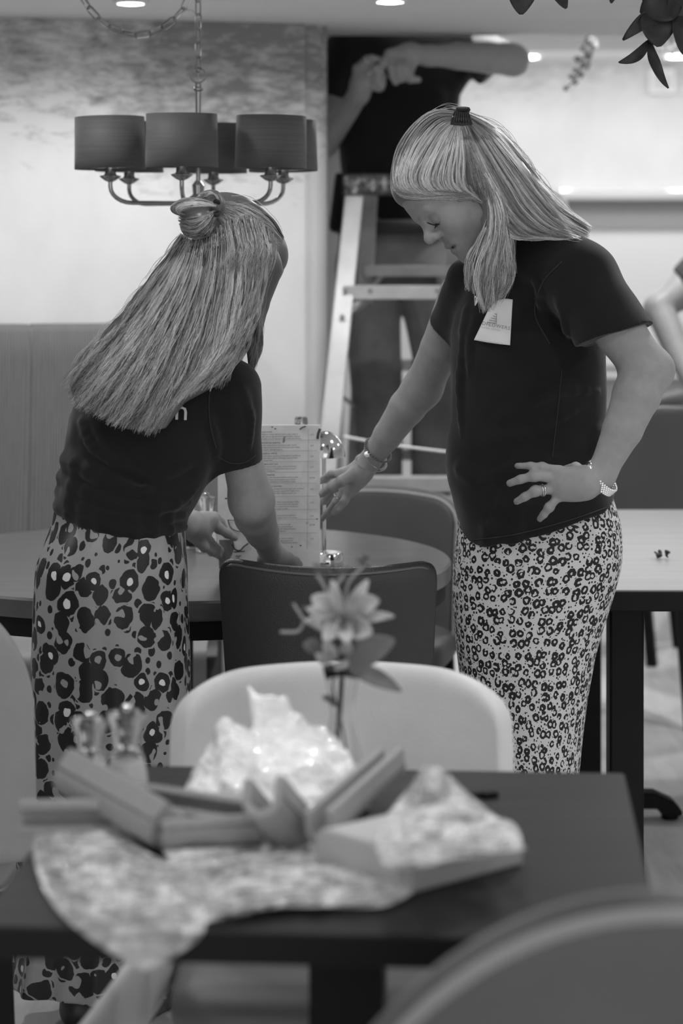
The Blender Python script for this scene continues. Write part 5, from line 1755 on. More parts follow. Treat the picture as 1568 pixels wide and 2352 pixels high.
# ================================================================== workman on the ladder
B = SDF((-0.16, 6.75, 0.55), (0.68, 7.50, 2.36), 0.0052)
MY = 7.16
B.stack(pxrows([(70, 800, 1080, MY, 0.09), (120, 775, 1085, MY, 0.11), (220, 790, 1045, MY, 0.12), (400, 795, 1030, MY, 0.115), (560, 790, 1035, MY, 0.115)]), 0.0)
hp, kn, an = P(855, 590, MY), P(868, 840, 7.06), P(880, 1120, 7.20)
hp2, kn2, an2 = P(975, 590, MY), P(1005, 835, 7.06), P(985, 1120, 7.20)
B.chain([hp, kn, an], [0.085, 0.058, 0.045], 0.03); B.chain([hp2, kn2, an2], [0.085, 0.058, 0.045], 0.03)
for q in (an, an2):
    f = q.copy(); f[2] = 0.655
    B.chain([q, f, f + np.array((0.0, -0.13, -0.02))], [0.045, 0.04, 0.035], 0.02)
B.cap(P(905, 75, 7.16), P(890, 30, 7.14), 0.062, 0.060, 0.03)
TM, BM = head_prims(B, P(885, -22, 7.14), (0.15, -0.85, -0.45), (0.0, -0.4, 0.85), 1.08)
# his left arm (our right): upper arm towards us, forearm level
s1, e1, w1 = P(1085, 105, 7.12), P(1178, 138, 6.98), P(985, 128, 6.88)
B.chain([s1, e1], [0.058, 0.046], 0.03)
B.chain([e1, P(1120, 133, 6.94), P(1050, 128, 6.91), w1], [0.047, 0.047, 0.042, 0.029], 0.02)
m = lambda u, v, y=6.86: P(u, v, y)
B.cap(w1, m(935, 122, 6.87), 0.029, 0.030, 0.02)
for (u, v) in ((893, 124), (904, 124), (918, 126), (931, 130)):
    B.cap(m(945, 122, 6.87), m(u, v, 6.86), 0.024, 0.0145, 0.016)
finger(B, [m(893, 124), m(880, 145, 6.84), m(870, 168, 6.85), m(872, 185, 6.86)], 0.0135, 0.0095, 0.006)
finger(B, [m(902, 126), m(897, 155, 6.835), m(901, 175, 6.84), m(908, 190, 6.85)], 0.0135, 0.0095, 0.004)
finger(B, [m(917, 128), m(914, 155, 6.83), m(916, 172, 6.835), m(921, 184, 6.845)], 0.013, 0.0095, 0.004)
finger(B, [m(931, 131), m(930, 152, 6.83), m(930, 168, 6.835), m(934, 182, 6.845)], 0.012, 0.009, 0.004)
finger(B, [m(950, 140, 6.87), m(940, 165, 6.85), m(942, 182, 6.84), m(960, 183, 6.84)], 0.0145, 0.0100, 0.008)
# his right arm (our left)
B.chain([P(800, 110, 7.12), P(742, 330, 7.08), P(824, 216, 6.90)], [0.058, 0.045, 0.030], 0.02)
B.cap(P(824, 216, 6.90), m(832, 195, 6.88), 0.030, 0.030, 0.02)
for (u, v) in ((848, 150), (852, 164), (853, 178), (850, 192)):
    B.cap(m(829, 198, 6.885), m(u, v, 6.87), 0.026, 0.0145, 0.016)
B.cap(m(826, 190, 6.885), m(822, 160, 6.88), 0.024, 0.018, 0.016)
finger(B, [m(822, 158, 6.88), m(838, 142, 6.86), m(852, 134, 6.85), m(868, 136, 6.85)], 0.0145, 0.010, 0.008)
finger(B, [m(846, 152, 6.87), m(862, 158, 6.845), m(874, 166, 6.85), m(882, 178, 6.86)], 0.0130, 0.0095, 0.005)
finger(B, [m(850, 166, 6.87), m(866, 176, 6.845), m(874, 184, 6.85), m(880, 192, 6.86)], 0.0130, 0.0095, 0.004)
finger(B, [m(850, 180, 6.87), m(864, 188, 6.85), m(872, 196, 6.85), m(877, 201, 6.86)], 0.0125, 0.0092, 0.004)
finger(B, [m(846, 192, 6.87), m(856, 198, 6.86), m(866, 203, 6.86), m(873, 205, 6.865)], 0.012, 0.009, 0.004)
man = link(B.mesh('person'), 'person', M_skin_m)
put(man, 'man in black t-shirt and grey trousers up the step ladder, head out of view', 'person')
add_tint(man, [])
H = SDF(P(885, -22, 7.14) - 0.17, P(885, -22, 7.14) + 0.17, 0.006)
H.ell(TM(0, -0.015, 0.035), np.array((0.086, 0.108, 0.09)), BM, 0.0).ell(TM(0, 0.10, -0.03), np.array((0.085, 0.07, 0.09)), BM, 0.01, 'sub')
hm_ = link(H.mesh('hair'), 'hair', hairmat('dark_hair', 0.02, 0.1), man); shade_const(hm_, 0.3)
T = SDF((-0.16, 6.92, 1.42), (0.66, 7.42, 2.16), 0.005)
T.stack(pxrows([(64, 812, 1090, MY, 0.085), (95, 770, 1115, MY, 0.11), (150, 762, 1100, MY, 0.13), (220, 780, 1056, MY, 0.14), (300, 776, 1042, MY, 0.138), (400, 783, 1042, MY, 0.136), (470, 782, 1044, MY, 0.138), (530, 774, 1048, MY, 0.14)]), 0.0, 2.4)
T.cap(P(1075, 110, 7.13), P(1120, 152, 7.05), 0.072, 0.062, 0.03, clip=(P(1118, 150, 7.05), (0.7, -0.5, -0.35)))
T.cap(P(800, 115, 7.13), P(756, 250, 7.09), 0.075, 0.065, 0.03, clip=(P(765, 225, 7.1), (-0.25, -0.1, -1)))
ridges(T, [(0.014, [(800, 260), (830, 330), (850, 430)]), (0.014, [(1010, 220), (990, 300), (960, 400)]), (0.012, [(850, 440), (920, 460), (1000, 440)])], 0.01, 0.03, 0.8)
T.warp(lambda x, y, z: 0.004 * noise3(x, y, z, 22, 5), 0.02)
T.cap(P(778, 405, 7.06), P(770, 520, 7.08), 0.012, 0.02, 0.02)
tee = link(T.mesh('t_shirt'), 't_shirt', M_tee, man)
T = SDF((-0.12, 6.90, 0.62), (0.58, 7.40, 1.56), 0.005)
T.stack(pxrows([(500, 782, 1042, MY, 0.135), (600, 776, 1046, MY, 0.14), (660, 778, 1048, MY, 0.135)]), 0.0, 2.4)
T.chain([P(848, 620, MY), P(862, 840, 7.05), P(876, 1110, 7.19)], [0.098, 0.078, 0.066], 0.03)
T.chain([P(978, 620, MY), P(1008, 835, 7.05), P(990, 1110, 7.19)], [0.098, 0.078, 0.066], 0.02)
ridges(T, [(0.016, [(830, 600), (850, 680), (845, 760)]), (0.016, [(890, 760), (850, 800), (815, 830)]), (0.016, [(985, 680), (1010, 760), (1050, 800)]), (0.014, [(960, 700), (980, 780), (1030, 830)]), (0.014, [(840, 880), (880, 900), (910, 880)])], 0.01, 0.03, 0.8)
T.warp(lambda x, y, z: 0.004 * noise3(x, y, z, 24, 6), 0.02)
tr = link(T.mesh('trousers'), 'trousers', M_trouser, man)
mb = MB()
bl = P(0, 522, MY)
mb.grid(lambda a, b: (P(912, 0, MY)[0] + 0.184 * math.copysign(abs(math.cos(a * 6.2832)) ** 0.85, math.cos(a * 6.2832)), MY + 0.148 * math.copysign(abs(math.sin(a * 6.2832)) ** 0.85, math.sin(a * 6.2832)), bl[2] - 0.022 + 0.044 * b), 60, 3, True)
mb.build('belt', plain('dark_belt', 0.03, 0.5), tr, solid=0.006)
for q in (an, an2):
    f = q.copy()
    S = SDF((f[0] - 0.09, f[1] - 0.26, 0.59), (f[0] + 0.09, f[1] + 0.12, 0.80), 0.006)
    S.cap((f[0], f[1], 0.66), (f[0], f[1] - 0.15, 0.643), 0.052, 0.045, 0.0)
    S.cap((f[0], f[1], 0.66), (f[0], f[1], 0.75), 0.055, 0.055, 0.02)
    S.cut(lambda x, y_, z: 0.611 - z + 0 * x + 0 * y_)
    link(S.mesh('boot'), 'boot', sh_m, man)
bracelet(m(844, 138, 6.855), m(852, 134, 6.85) - m(838, 142, 6.86), 0.0125, 0.003, 'ring', M_silver, parent=man)
put(MB().lathe([(0.004, -0.05), (0.004, 0.05)], m(872, 150, 6.845), 12, Matrix.Rotation(0.9, 4, 'Y')).build('screwdriver_bit', M_steel), 'thin metal rod held between the hands of the man on the ladder', 'tool')
# ladder step that carries him
ladder = [o for o in bpy.data.objects if o.name == 'step_ladder'][0]
MB().box((0.03, 6.98, 0.575), (0.40, 7.30, 0.612)).build('platform', M_alud, ladder, bevel=0.002)

# ================================================================== person at the right margin
BY = 7.4
B = SDF((0.86, 7.05, 0.0), (1.66, 7.80, 1.78), 0.008)
bx = 1.32
rowsB = [(0.92, bx, BY, 0.17, 0.12), (1.05, bx, BY, 0.14, 0.10), (1.25, bx, BY, 0.17, 0.11), (1.38, bx, BY, 0.15, 0.09)]
B.stack(rowsB, 0.0)
for dx in (-0.09, 0.09):
    B.chain([(bx + dx, BY, 0.95), (bx + dx, BY - 0.02, 0.5), (bx + dx, BY, 0.08)], [0.09, 0.062, 0.042], 0.03)
    B.cap((bx + dx, BY, 0.04), (bx + dx, BY - 0.14, 0.03), 0.038, 0.03, 0.02)
B.cap((bx, BY, 1.36), (bx, BY - 0.02, 1.52), 0.058, 0.052, 0.03)
B.chain([(bx - 0.17, BY, 1.36), P(1560, 672, BY - 0.03)], [0.055, 0.052], 0.03)
B.chain([P(1570, 665, BY - 0.03), P(1512, 706, BY - 0.06), P(1560, 815, BY - 0.15), P(1600, 900, BY - 0.25)], [0.054, 0.047, 0.043, 0.026], 0.02)
B.ell(P(1489, 722, BY - 0.06), (0.016, 0.02, 0.02), None, 0.025)
hb = P(1604, 910, BY - 0.26)
B.cap(hb, hb + np.array((0.03, -0.05, -0.03)), 0.026, 0.024, 0.015)
for k in range(4):
    q = hb + np.array((0.015 + 0.018 * k, -0.075, -0.03 - 0.004 * k))
    finger(B, [q, q + np.array((0.012, -0.03, -0.012)), q + np.array((0.018, -0.05, -0.03))], 0.010, 0.008, 0.006)
finger(B, [hb + np.array((0.0, -0.03, -0.02)), hb + np.array((-0.02, -0.05, -0.03)), hb + np.array((-0.015, -0.075, -0.045))], 0.012, 0.009, 0.006)
B.chain([(bx + 0.17, BY, 1.36), (bx + 0.23, BY, 1.1), (bx + 0.2, BY - 0.15, 0.92)], [0.052, 0.042, 0.028], 0.03)
head_prims(B, (bx - 0.01, BY - 0.03, 1.60), (-0.3, -0.85, -0.35), (-0.05, -0.3, 0.9), 1.0)
by = link(B.mesh('person'), 'person', M_skin)
put(by, 'person at the right margin showing only a bent bare elbow and dark sleeve', 'person')
add_tint(by, [])
T = SDF((0.90, 7.10, 0.0), (1.68, 7.72, 1.50), 0.008)
T.stack([(z, x, y, a + 0.02, b + 0.02) for z, x, y, a, b in rowsB], 0.0, 2.3)
T.cap((bx - 0.15, BY, 1.37), P(1566, 664, BY - 0.03), 0.072, 0.066, 0.03, clip=(P(1558, 645, BY), (-0.85, 0, -0.45)))
T.cap((bx + 0.17, BY, 1.36), (bx + 0.22, BY, 1.16), 0.066, 0.058, 0.03)
T.cut(lambda x, y, z: 0.90 - z + 0 * x + 0 * y)
link(T.mesh('t_shirt'), 't_shirt', cloth('dark_grey_jersey', 0.05), by)
T = SDF((0.98, 7.15, 0.0), (1.66, 7.65, 1.0), 0.008)
T.stack([(0.85, bx, BY, 0.18, 0.125), (0.98, bx, BY, 0.17, 0.12)], 0.0)
for dx in (-0.09, 0.09):
    T.chain([(bx + dx, BY, 0.90), (bx + dx, BY - 0.02, 0.5), (bx + dx, BY, 0.10)], [0.10, 0.075, 0.06], 0.03)
T.cut(lambda x, y, z: 0.07 - z + 0 * x + 0 * y)
link(T.mesh('trousers'), 'trousers', M_trouser, by)
# ================================================================== things on the round table
e = empty('menu_card', P(618, 1300, 4.745), 'tall printed cocktail menu card held upright over the round table', 'menu')
MY_ = 4.75
def card_mat():
    t = NT('printed_card')
    n = t.noise(t.coord('Object', (10, 10, 10)), 1.5, 6, 0.65, 0.8)
    n2 = t.noise(t.coord('Object', (30, 30, 22)), 1.2, 3, 0.5, 1.0)
    g = t.ramp(n, [(0.25, 0.74), (0.6, 0.92)])
    sp = t.ramp(n2, [(0.70, 1.0), (0.73, 0.35)], 'LINEAR')
    t.base(t.math('MULTIPLY', g, sp))
    t.b.inputs['Roughness'].default_value = 0.35
    return t.m
a, b = P(500, 1307, MY_), P(735, 976, MY_)
MB().box((a[0], MY_, a[2]), (b[0], MY_ + 0.0025, b[2])).build('card', card_mat(), e, bevel=0.0008, smooth=False)
yb = 4.749
def card_text(txt, u, v, size_px, mat_, mb, align='LEFT'):
    V, F = text_mesh(txt, 1.0, align)
    s_ = size_px * yb / FPX / 0.72
    o_ = P(u, v, yb)
    mb.add([o_ + np.array((x * s_, 0, y * s_ + x * s_ * 0.012)) for x, y, z in V], F)
mh, md, mp = MB(), MB(), MB()
MENU = [(992, 'OLIO SOUR', ['Disaronno shaken with fresh lemon juice, a dash of', 'sugar syrup & egg white finished with bitters creating a', 'beautiful sweet & sour taste with a frothy almond burst'], '£12'),
        (1017, 'PORNSTAR MARTINI', ['Vanilla vodka, passion fruit, passoa, sugar syrup &', 'pineapple juice served with a shot of prosecco making', "you Essex's absolute favourite"], '£13'),
        (1041.5, 'SALERNO SPRITZ', ['Aperol, italicus, prosecco, pink grapefruit soda & blood', 'orange mixed together delivering a juicy and Italian', 'bitterness drink'], '£13'),
        (1066, 'GOING OUT OUT', ['vodka, peach, lychee, vanilla, passion fruit & fresh', 'lime giving you a tantalizing blend with succulent', 'passion fruit flavour'], '£13'),
        (1091, 'WESTMINSTER', ['Strawberry Gin, Chambord, hibiscus extract, vanilla', 'syrup, fresh lime juice & raspberry puree shaken', 'together, generating you a royal British cocktail'], '£13.50'),
        (1117, 'TROPICAL FLOWER', ['Rum, pomegranate syrup, apple juice, cranberry', 'fresh lime juice topped with fragrant fresh', 'giving you that tropical sensation with'], '£12'),
        (1147.5, 'MARTINI', ['Espresso, vanilla vodka, amaretto, Kahlua', 'a layer of cream finished with a Sprinkle', 'powder & crushed amaretto biscuits to', 'dessert in a glass to relish'], '£12'),
        (1178.5, 'MARGARITA', ['cream, fresh lime juice & elderflower', 'together to enjoy a twist on the classic'], '£12'),
        (1199, '', ['lime juice, mint leaves & sugar', 'soda & crushed ice producing an', 'refreshing cocktail. Optional flavours', 'passion fruit, raspberry'], '£12.50'),
        (1231, '', ['lime juice, sugar syrup & a flavour', 'strawberry, mango, passion fruit,', 'you a deliciously fresh summer cocktail'], '£12')]
for v0, h_, lines, pr in MENU:
    if h_: card_text(h_, 600 if v0 < 1110 else 605, v0 + 2, 3.4, None, mh)
    for i, l_ in enumerate(lines):
        card_text(l_, 600 if v0 < 1110 else 619, v0 + 7.2 + 5.1 * i, 2.9, None, md)
    card_text(pr, 716.5, v0 + 8, 3.3, None, mp, 'CENTER')
mh.build('menu_headings', M_ink, e, smooth=False)
md.build('menu_text', plain('menu_ink', 0.05, 0.7), e, smooth=False)
mp.build('menu_prices', M_ink, e, smooth=False)
mb = MB()
card_text('O', 510, 1083, 6, None, mb)
mb.build('menu_title', M_ink, e, smooth=False)
mb = MB()
for v0 in (1011, 1035.5, 1060, 1084, 1110, 1140, 1170.5, 1193, 1224):
    mb.tube([P(597, v0 + 1, yb), P(728, v0 - 0.5, yb)], 0.00022, 4)
mb.tube([P(708, 985, yb), P(705, 1262, yb)], 0.00022, 4)
mb.build('rule_lines', plain('rule_ink', 0.2, 0.7), e)
# printed cocktail glass and dark leaf marks
mb = MB()
C = lambda u, v: P(u, v, yb)
mb.tube(spline([C(523, 1194), C(530, 1212), C(546, 1220), C(566, 1222)], 14), 0.0008, 5)
mb.tube([C(523, 1194), C(555, 1197)], 0.0006, 5)
mb.tube(spline([C(533, 1250), C(540, 1262), C(551, 1264), C(560, 1255), C(570, 1248)], 12), 0.0014, 5)
mb.tube([C(537, 1268), C(562, 1266)], 0.0010, 5)
mb.tube([C(541, 1278), C(553, 1276), C(543, 1284), C(550, 1290)], 0.0010, 5)
mb.tube([C(525, 1302), C(540, 1292), C(550, 1290), C(578, 1302)], 0.0009, 5)
mb.tube([C(541, 1298), C(554, 1298)], 0.0018, 5)
for (u, v, r) in ((519, 1145, 0.0028), (625, 981, 0.002), (632, 985, 0.0022), (670, 1256, 0.0018), (690, 1253, 0.0022), (655, 1266, 0.0018), (664, 1269, 0.0030), (515, 1281, 0.0018), (728, 1192, 0.0020)):
    mb.lathe([(0.0001, -0.0003), (r, 0), (0.0001, 0.0003)], C(u, v), 10, Matrix.Rotation(1.57, 4, 'X') @ Matrix.Rotation(0.4, 4, 'Y') @ Matrix.Scale(0.6, 4, (0, 1, 0)))
mb.build('printed_glass', plain('print_dark', 0.04, 0.6), e)
mb = MB()
def dark_patch(a_, b_): return C(503 + 32 * a_ * (1 - 0.35 * b_ * b_ + 0.1 * math.sin(6 * b_)), 1240 + 66 * b_)
mb.grid(dark_patch, 8, 14)
mb.build('card_patch', plain('patch_grey', 0.20, 0.4), e, smooth=False)  # flat grey patch at the lower left of the card
mb = MB()
mb.tube(spline([C(702, 979), C(694, 982), C(688, 986)], 6), 0.0014, 5)
mb.tube(spline([C(735, 985), C(731, 995), C(729, 1008)], 8), 0.003, 5)
mb.build('printed_leaves', plain('print_leaf', 0.06, 0.5), e)

# cordless lamp
LX = (744 - 784) * 4.93 / FPX
e = empty('table_lamp', (LX, 4.93, 0.75), 'chrome dome table lamp standing behind the menu card', 'lamp')
zz = lambda v: CAMZ + (HV - v) * 4.93 / FPX
R_ = 49 * 4.93 / FPX
MB().lathe([(0.001, zz(990))] + [(R_ * math.sin(t), zz(1047) + (zz(990) - zz(1047)) * math.cos(t)) for t in np.linspace(0.12, math.pi / 2, 14)] + [(R_, zz(1049)), (R_ * 0.97, zz(1049))], (LX, 4.93, 0), 48, cap=False).build('lamp_shade', M_chrome, e)
MB().lathe([(0.0042, 0.76), (0.0042, zz(1040))], (LX, 4.93, 0), 16).build('pole', M_chrome, e)
MB().lathe([(0.036, 0.751), (0.037, 0.756), (0.034, 0.778), (0.031, 0.782), (0.002, 0.783)], (LX + 0.006, 4.93, 0), 40).build('base', M_chrome, e)

# stoppered bottle
BX = (691.5 - 784) * 5.15 / FPX
e = empty('bottle', (BX, 5.15, 0.75), 'clear glass bottle whose capped neck shows above the menu card', 'bottle')
zt = CAMZ + (HV - 957) * 5.15 / FPX
MB().lathe([(0.002, 0.752), (0.036, 0.752), (0.038, 0.76), (0.038, 0.93), (0.030, 0.965), (0.0125, 1.0), (0.0115, zt - 0.03), (0.0115, zt - 0.02)], (BX, 5.15, 0), 40).build('body', M_glass, e)
MB().lathe([(0.0150, zt - 0.0225), (0.0150, zt - 0.019)], (BX, 5.15, 0), 28).build('collar', M_black, e)
MB().lathe([(0.010, zt - 0.019), (0.0145, zt - 0.016), (0.0140, zt - 0.004), (0.012, zt), (0.001, zt)], (BX, 5.15, 0), 12).build('stopper', M_glass, e)


def mill(x, y, label, fill, hs=1.0, scale=1.0, fillh=0.06):
    s_ = scale
    e = empty('pepper_mill' if fill is M_black else 'salt_mill', (x, y, 0.7505), label, 'mill', 'clear acrylic mills')
    z = 0.7505
    MB().lathe([(0.001, z), (0.026 * s_, z), (0.0265 * s_, z + 0.003), (0.024 * s_, z + 0.035 * s_ * hs), (0.019 * s_, z + 0.068 * s_ * hs), (0.0155 * s_, z + 0.076 * s_ * hs), (0.001, z + 0.076 * s_ * hs)], (x, y, 0), 24).build('body', M_glass, e)
    MB().lathe([(0.001, z + 0.004), (0.0225 * s_, z + 0.004), (0.0205 * s_, z + 0.03 * s_ * hs), (0.015 * s_, z + fillh * s_ * hs * 0.9), (0.006 * s_, z + fillh * s_ * hs), (0.001, z + fillh * s_ * hs)], (x, y, 0), 20).build('filling', fill, e)
    MB().lathe([(0.0165 * s_, z + 0.0765 * s_ * hs), (0.0165 * s_, z + 0.081 * s_ * hs)], (x, y, 0), 24).build('collar', M_chrome, e)
    MB().lathe([(0.001, z + 0.0815 * s_ * hs), (0.0150 * s_, z + 0.0815 * s_ * hs), (0.0185 * s_, z + 0.105 * s_ * hs), (0.0235 * s_, z + 0.128 * s_ * hs), (0.0235 * s_, z + 0.131 * s_ * hs), (0.015 * s_, z + 0.1335 * s_ * hs), (0.001, z + 0.1335 * s_ * hs)], (x, y, 0), 10).build('cap', M_glass, e)
    MB().lathe([(0.001, z + 0.1337 * s_ * hs), (0.006 * s_, z + 0.1345 * s_ * hs), (0.007 * s_, z + 0.139 * s_ * hs), (0.004 * s_, z + 0.143 * s_ * hs), (0.001, z + 0.144 * s_ * hs)], (x, y, 0), 16).build('knob', M_chrome, e)
    return e

M_salt = plain('salt', 0.88, 0.8)
mill((474 - 784) * 5.18 / FPX, 5.18, 'clear salt mill on the round table behind the pointing hand', M_salt, scale=0.92)
mill((448 - 784) * 5.24 / FPX, 5.24, 'pepper mill on the round table mostly hidden behind the t-shirt', M_black, scale=0.92)
b = MB()
Ysp = YT(1252)
b.lathe([(0.001, 0.0), (0.008, 0.002), (0.009, 0.006), (0.006, 0.009), (0.001, 0.010)], (P(444, 1250, Ysp)[0], Ysp, 0.7505), 16)
b.tube([(P(444, 1254, Ysp)[0], Ysp, 0.7545), (P(424, 1257, Ysp)[0], Ysp - 0.01, 0.7535)], 0.0028, 8)
put(b.build('salt_spoon', M_white), 'tiny white spoon lying on the round table under the wrist', 'spoon')

# crumpled scrap on the pale table
sx, sy = P(1517, 1284, YT(1284)), YT(1284, 0.751)
S = SDF((sx[0] - 0.04, sy - 0.04, 0.745), (sx[0] + 0.04, sy + 0.04, 0.80), 0.0016)
rg = np.random.default_rng(4)
for k in range(9):
    c = np.array((sx[0] + rg.uniform(-0.014, 0.014), sy + rg.uniform(-0.01, 0.01), 0.756 + rg.uniform(0, 0.012)))
    S.ell(c, (rg.uniform(0.003, 0.008), rg.uniform(0.003, 0.007), rg.uniform(0.001, 0.004)), np.array(Matrix.Rotation(rg.uniform(-1, 1), 3, 'Y')), 0.002)
S.cut(lambda x, y, z: 0.7515 - z + 0 * x + 0 * y)
put(link(S.mesh('dried_leaf'), 'dried_leaf', plain('leaf_scrap', 0.03, 0.5)), 'small dark crumpled leaf lying on the pale table', 'leaf')

# ================================================================== foreground table: packing waste
def foam_mat():
    t = NT('grey_foam')
    n = t.noise(t.coord(), 240, 3)
    t.base(t.ramp(n, [(0.3, 0.31), (0.7, 0.38)]))
    t.b.inputs['Roughness'].default_value = 0.85
    t.b.inputs['Specular IOR Level'].default_value = 0.2
    t.b.inputs['Subsurface Weight'].default_value = 0.15
    t.b.inputs['Subsurface Radius'].default_value = (0.02, 0.02, 0.02)
    t.bump(n, 0.2, 0.001)
    return t.m
M_foam = foam_mat()


def u_profile(w, d, t, n=8):
    """open-topped U outline, centred"""
    ro = w / 2; ri = w / 2 - t
    out = [(-ro, d), (-ro, ro)] + [(ro * math.cos(a), ro + ro * math.sin(a)) for a in np.linspace(math.pi, 2 * math.pi, n)] + [(ro, ro), (ro, d)]
    inn = [(ri, d), (ri, ro)] + [(ri * math.cos(a), ro + ri * math.sin(a)) for a in np.linspace(2 * math.pi, math.pi, n)] + [(-ri, ro), (-ri, d)]
    return out + inn


def foam_channel(a, b, upv, w, d, t, label):
    a, b = np.array(a, float), np.array(b, float)
    ax = nrm(b - a)
    up_ = nrm(np.array(upv, float) - ax * np.dot(upv, ax))
    sd = np.cross(ax, up_)
    return put(MB().prism(u_profile(w, d, t), a, b, sd, up_).build('foam_channel', M_foam, bevel=0.0025, seg=2), label, 'packing foam', 'foam packing channels')

foam_channel(P(130, 1818, 2.74), P(352, 1952, 2.615) + np.array((0.0, 0, 0.003)), (0.15, 0.6, 0.8), 0.046, 0.050, 0.013, 'foam channel lying diagonally below the two mills, open end up at left')
foam_channel(P(48, 1872, 2.70), P(318, 1868, 2.705), (0.0, -1.0, 0.12), 0.040, 0.036, 0.011, 'foam channel lying level behind the diagonal one at the left table end')
foam_channel(P(597, 1880, 2.56), P(668, 1962, 2.635), (0.0, 0.45, 0.85), 0.050, 0.050, 0.011, 'foam channel with triangular open end in front of the white crumpled wrap')
foam_channel(P(905, 1790, 2.86), P(738, 1944, 2.573), (-0.30, -0.75, 0.6), 0.034, 0.040, 0.009, 'foam channel seen into its slot, between white wrap and clear wrap')
foam_channel(P(330, 1858, 2.745), P(604, 1900, 2.658), (0.1, -0.8, 0.6), 0.034, 0.034, 0.009, 'foam channel behind the diagonal one, running right from the salt mill')
foam_channel(P(368, 1956, 2.614), P(600, 1940, 2.640), (0.0, 0.35, 1.0), 0.044, 0.034, 0.010, 'low foam channel at the front between diagonal and triangular ones')

# foam block under the clear wrap at right
a0 = np.array((P(940, 2058, YT(2058))[0], YT(2058), 0.751)); b0 = np.array((P(1203, 1988, YT(1988))[0], YT(1988), 0.751))
d_ = nrm(b0 - a0); n_ = np.array((-d_[1], d_[0], 0.0))
def rrect(w, h, r, n=7):
    out = []
    for (cx_, cz_, s0) in ((w - r, h - r, 0), (r, h - r, 90), (0.004, 0.004, 180), (w - 0.004, 0.004, 270)):
        q = r if cz_ > 0.01 else 0.004
        out += [(cx_ + q * math.cos(math.radians(s0 + 90 * k / n)), cz_ + q * math.sin(math.radians(s0 + 90 * k / n))) for k in range(n + 1)]
    return out
put(MB().prism(rrect(0.15, 0.046, 0.022), a0, b0, n_, (0, 0, 1)).build('foam_block', plain('pale_foam', 0.50, 0.8), bevel=0.008, seg=3), 'smooth pale foam block under the right end of the clear wrap', 'packing foam')


def wrap_mat(name, g, alpha, bub, rough=0.12, bumps=0.9, trans=0.12):
    t = NT(name)
    v = t.n('ShaderNodeTexVoronoi'); t.set(v.inputs['Vector'], t.coord()); v.inputs['Scale'].default_value = bub
    w = t.noise(t.coord(), 26, 5, 0.7, 1.2)
    h = t.math('ADD', t.math('MULTIPLY', t.ramp(v.outputs['Distance'], [(0.0, 1.0), (0.6, 0.0)]), 0.5), t.math('MULTIPLY', w, 1.3))
    t.base(g)
    t.b.inputs['Roughness'].default_value = rough
    t.b.inputs['Specular IOR Level'].default_value = 0.9
    t.b.inputs['Transmission Weight'].default_value = trans
    t.b.inputs['IOR'].default_value = 1.3
    t.bump(h, bumps, 0.012)
    t.b.inputs['Coat Weight'].default_value = 1.0
    t.b.inputs['Coat Roughness'].default_value = 0.04
    tr = t.n('ShaderNodeBsdfTransparent'); mx = t.n('ShaderNodeMixShader')
    f = t.ramp(t.noise(t.coord(), 14, 4, 0.6, 1.0), [(0.40, alpha), (0.58, 0.0)])
    t.t.links.new(f, mx.inputs[0])
    t.t.links.new(t.b.outputs[0], mx.inputs[1]); t.t.links.new(tr.outputs[0], mx.inputs[2])
    t.t.links.new(mx.outputs[0], t.out.inputs[0])
    return t.m
M_wrap = wrap_mat('bubble_wrap', 0.97, 0.40, 110, 0.10, 0.7, 0.0)
M_wrapw = wrap_mat('white_wrap', 0.99, 0.0, 130, 0.25, 0.45, 0.0)


def sheet(name, rows, mat, label, cat, bulge, seed, nu=120, nv=60, amp=0.012, zfun=None, fold=None):
    """rows: list of (left(u,v), right(u,v)) from back to front; lies on the table, swelling towards us"""
    L = spline([r[0] for r in rows], nv); Rr = spline([r[1] for r in rows], nv)
    mb = MB()
    def fn(a, b):
        j = int(round(b * (nv - 1)))
        p = L[j] * (1 - a) + Rr[j] * a
        u, v = p
        # where the ray meets the table top, or hang just in front of its edge
        yt = YT(v, 0.7535 if zfun is None else zfun(u, v))
        xe = (u - 784) * yt / FPX
        yedge = 2.3235 - 0.0723 * (((u - 784) * 2.30 / FPX) + 0.03)
        yy = max(yt, yedge - 0.012 if yt > yedge - 0.012 else yedge - 0.014)
        ed = min(1.0, 6 * min(a, 1 - a)) * min(1.0, 5 * min(b + 0.02, 1 - b + 0.02))
        x0, y0, z0 = P(u, v, yy)
        w = noise3(x0, y0 * 1.4, z0, 34, seed) * 0.5 + 0.5
        w2 = abs(noise3(x0, y0, z0, 75, seed + 1))
        w3 = abs(noise3(x0, y0, z0, 140, seed + 2))
        dl = bulge(a, b) * ed + amp * (0.9 * w + 1.3 * w2 + 0.9 * w3) * (0.35 + 0.65 * ed)
        if fold is not None: dl += fold(u, v)
        return P(u, v, yy - max(0.001, dl))
    mb.grid(fn, nu, nv)
    return put(mb.build(name, mat, auto=False), label, cat)

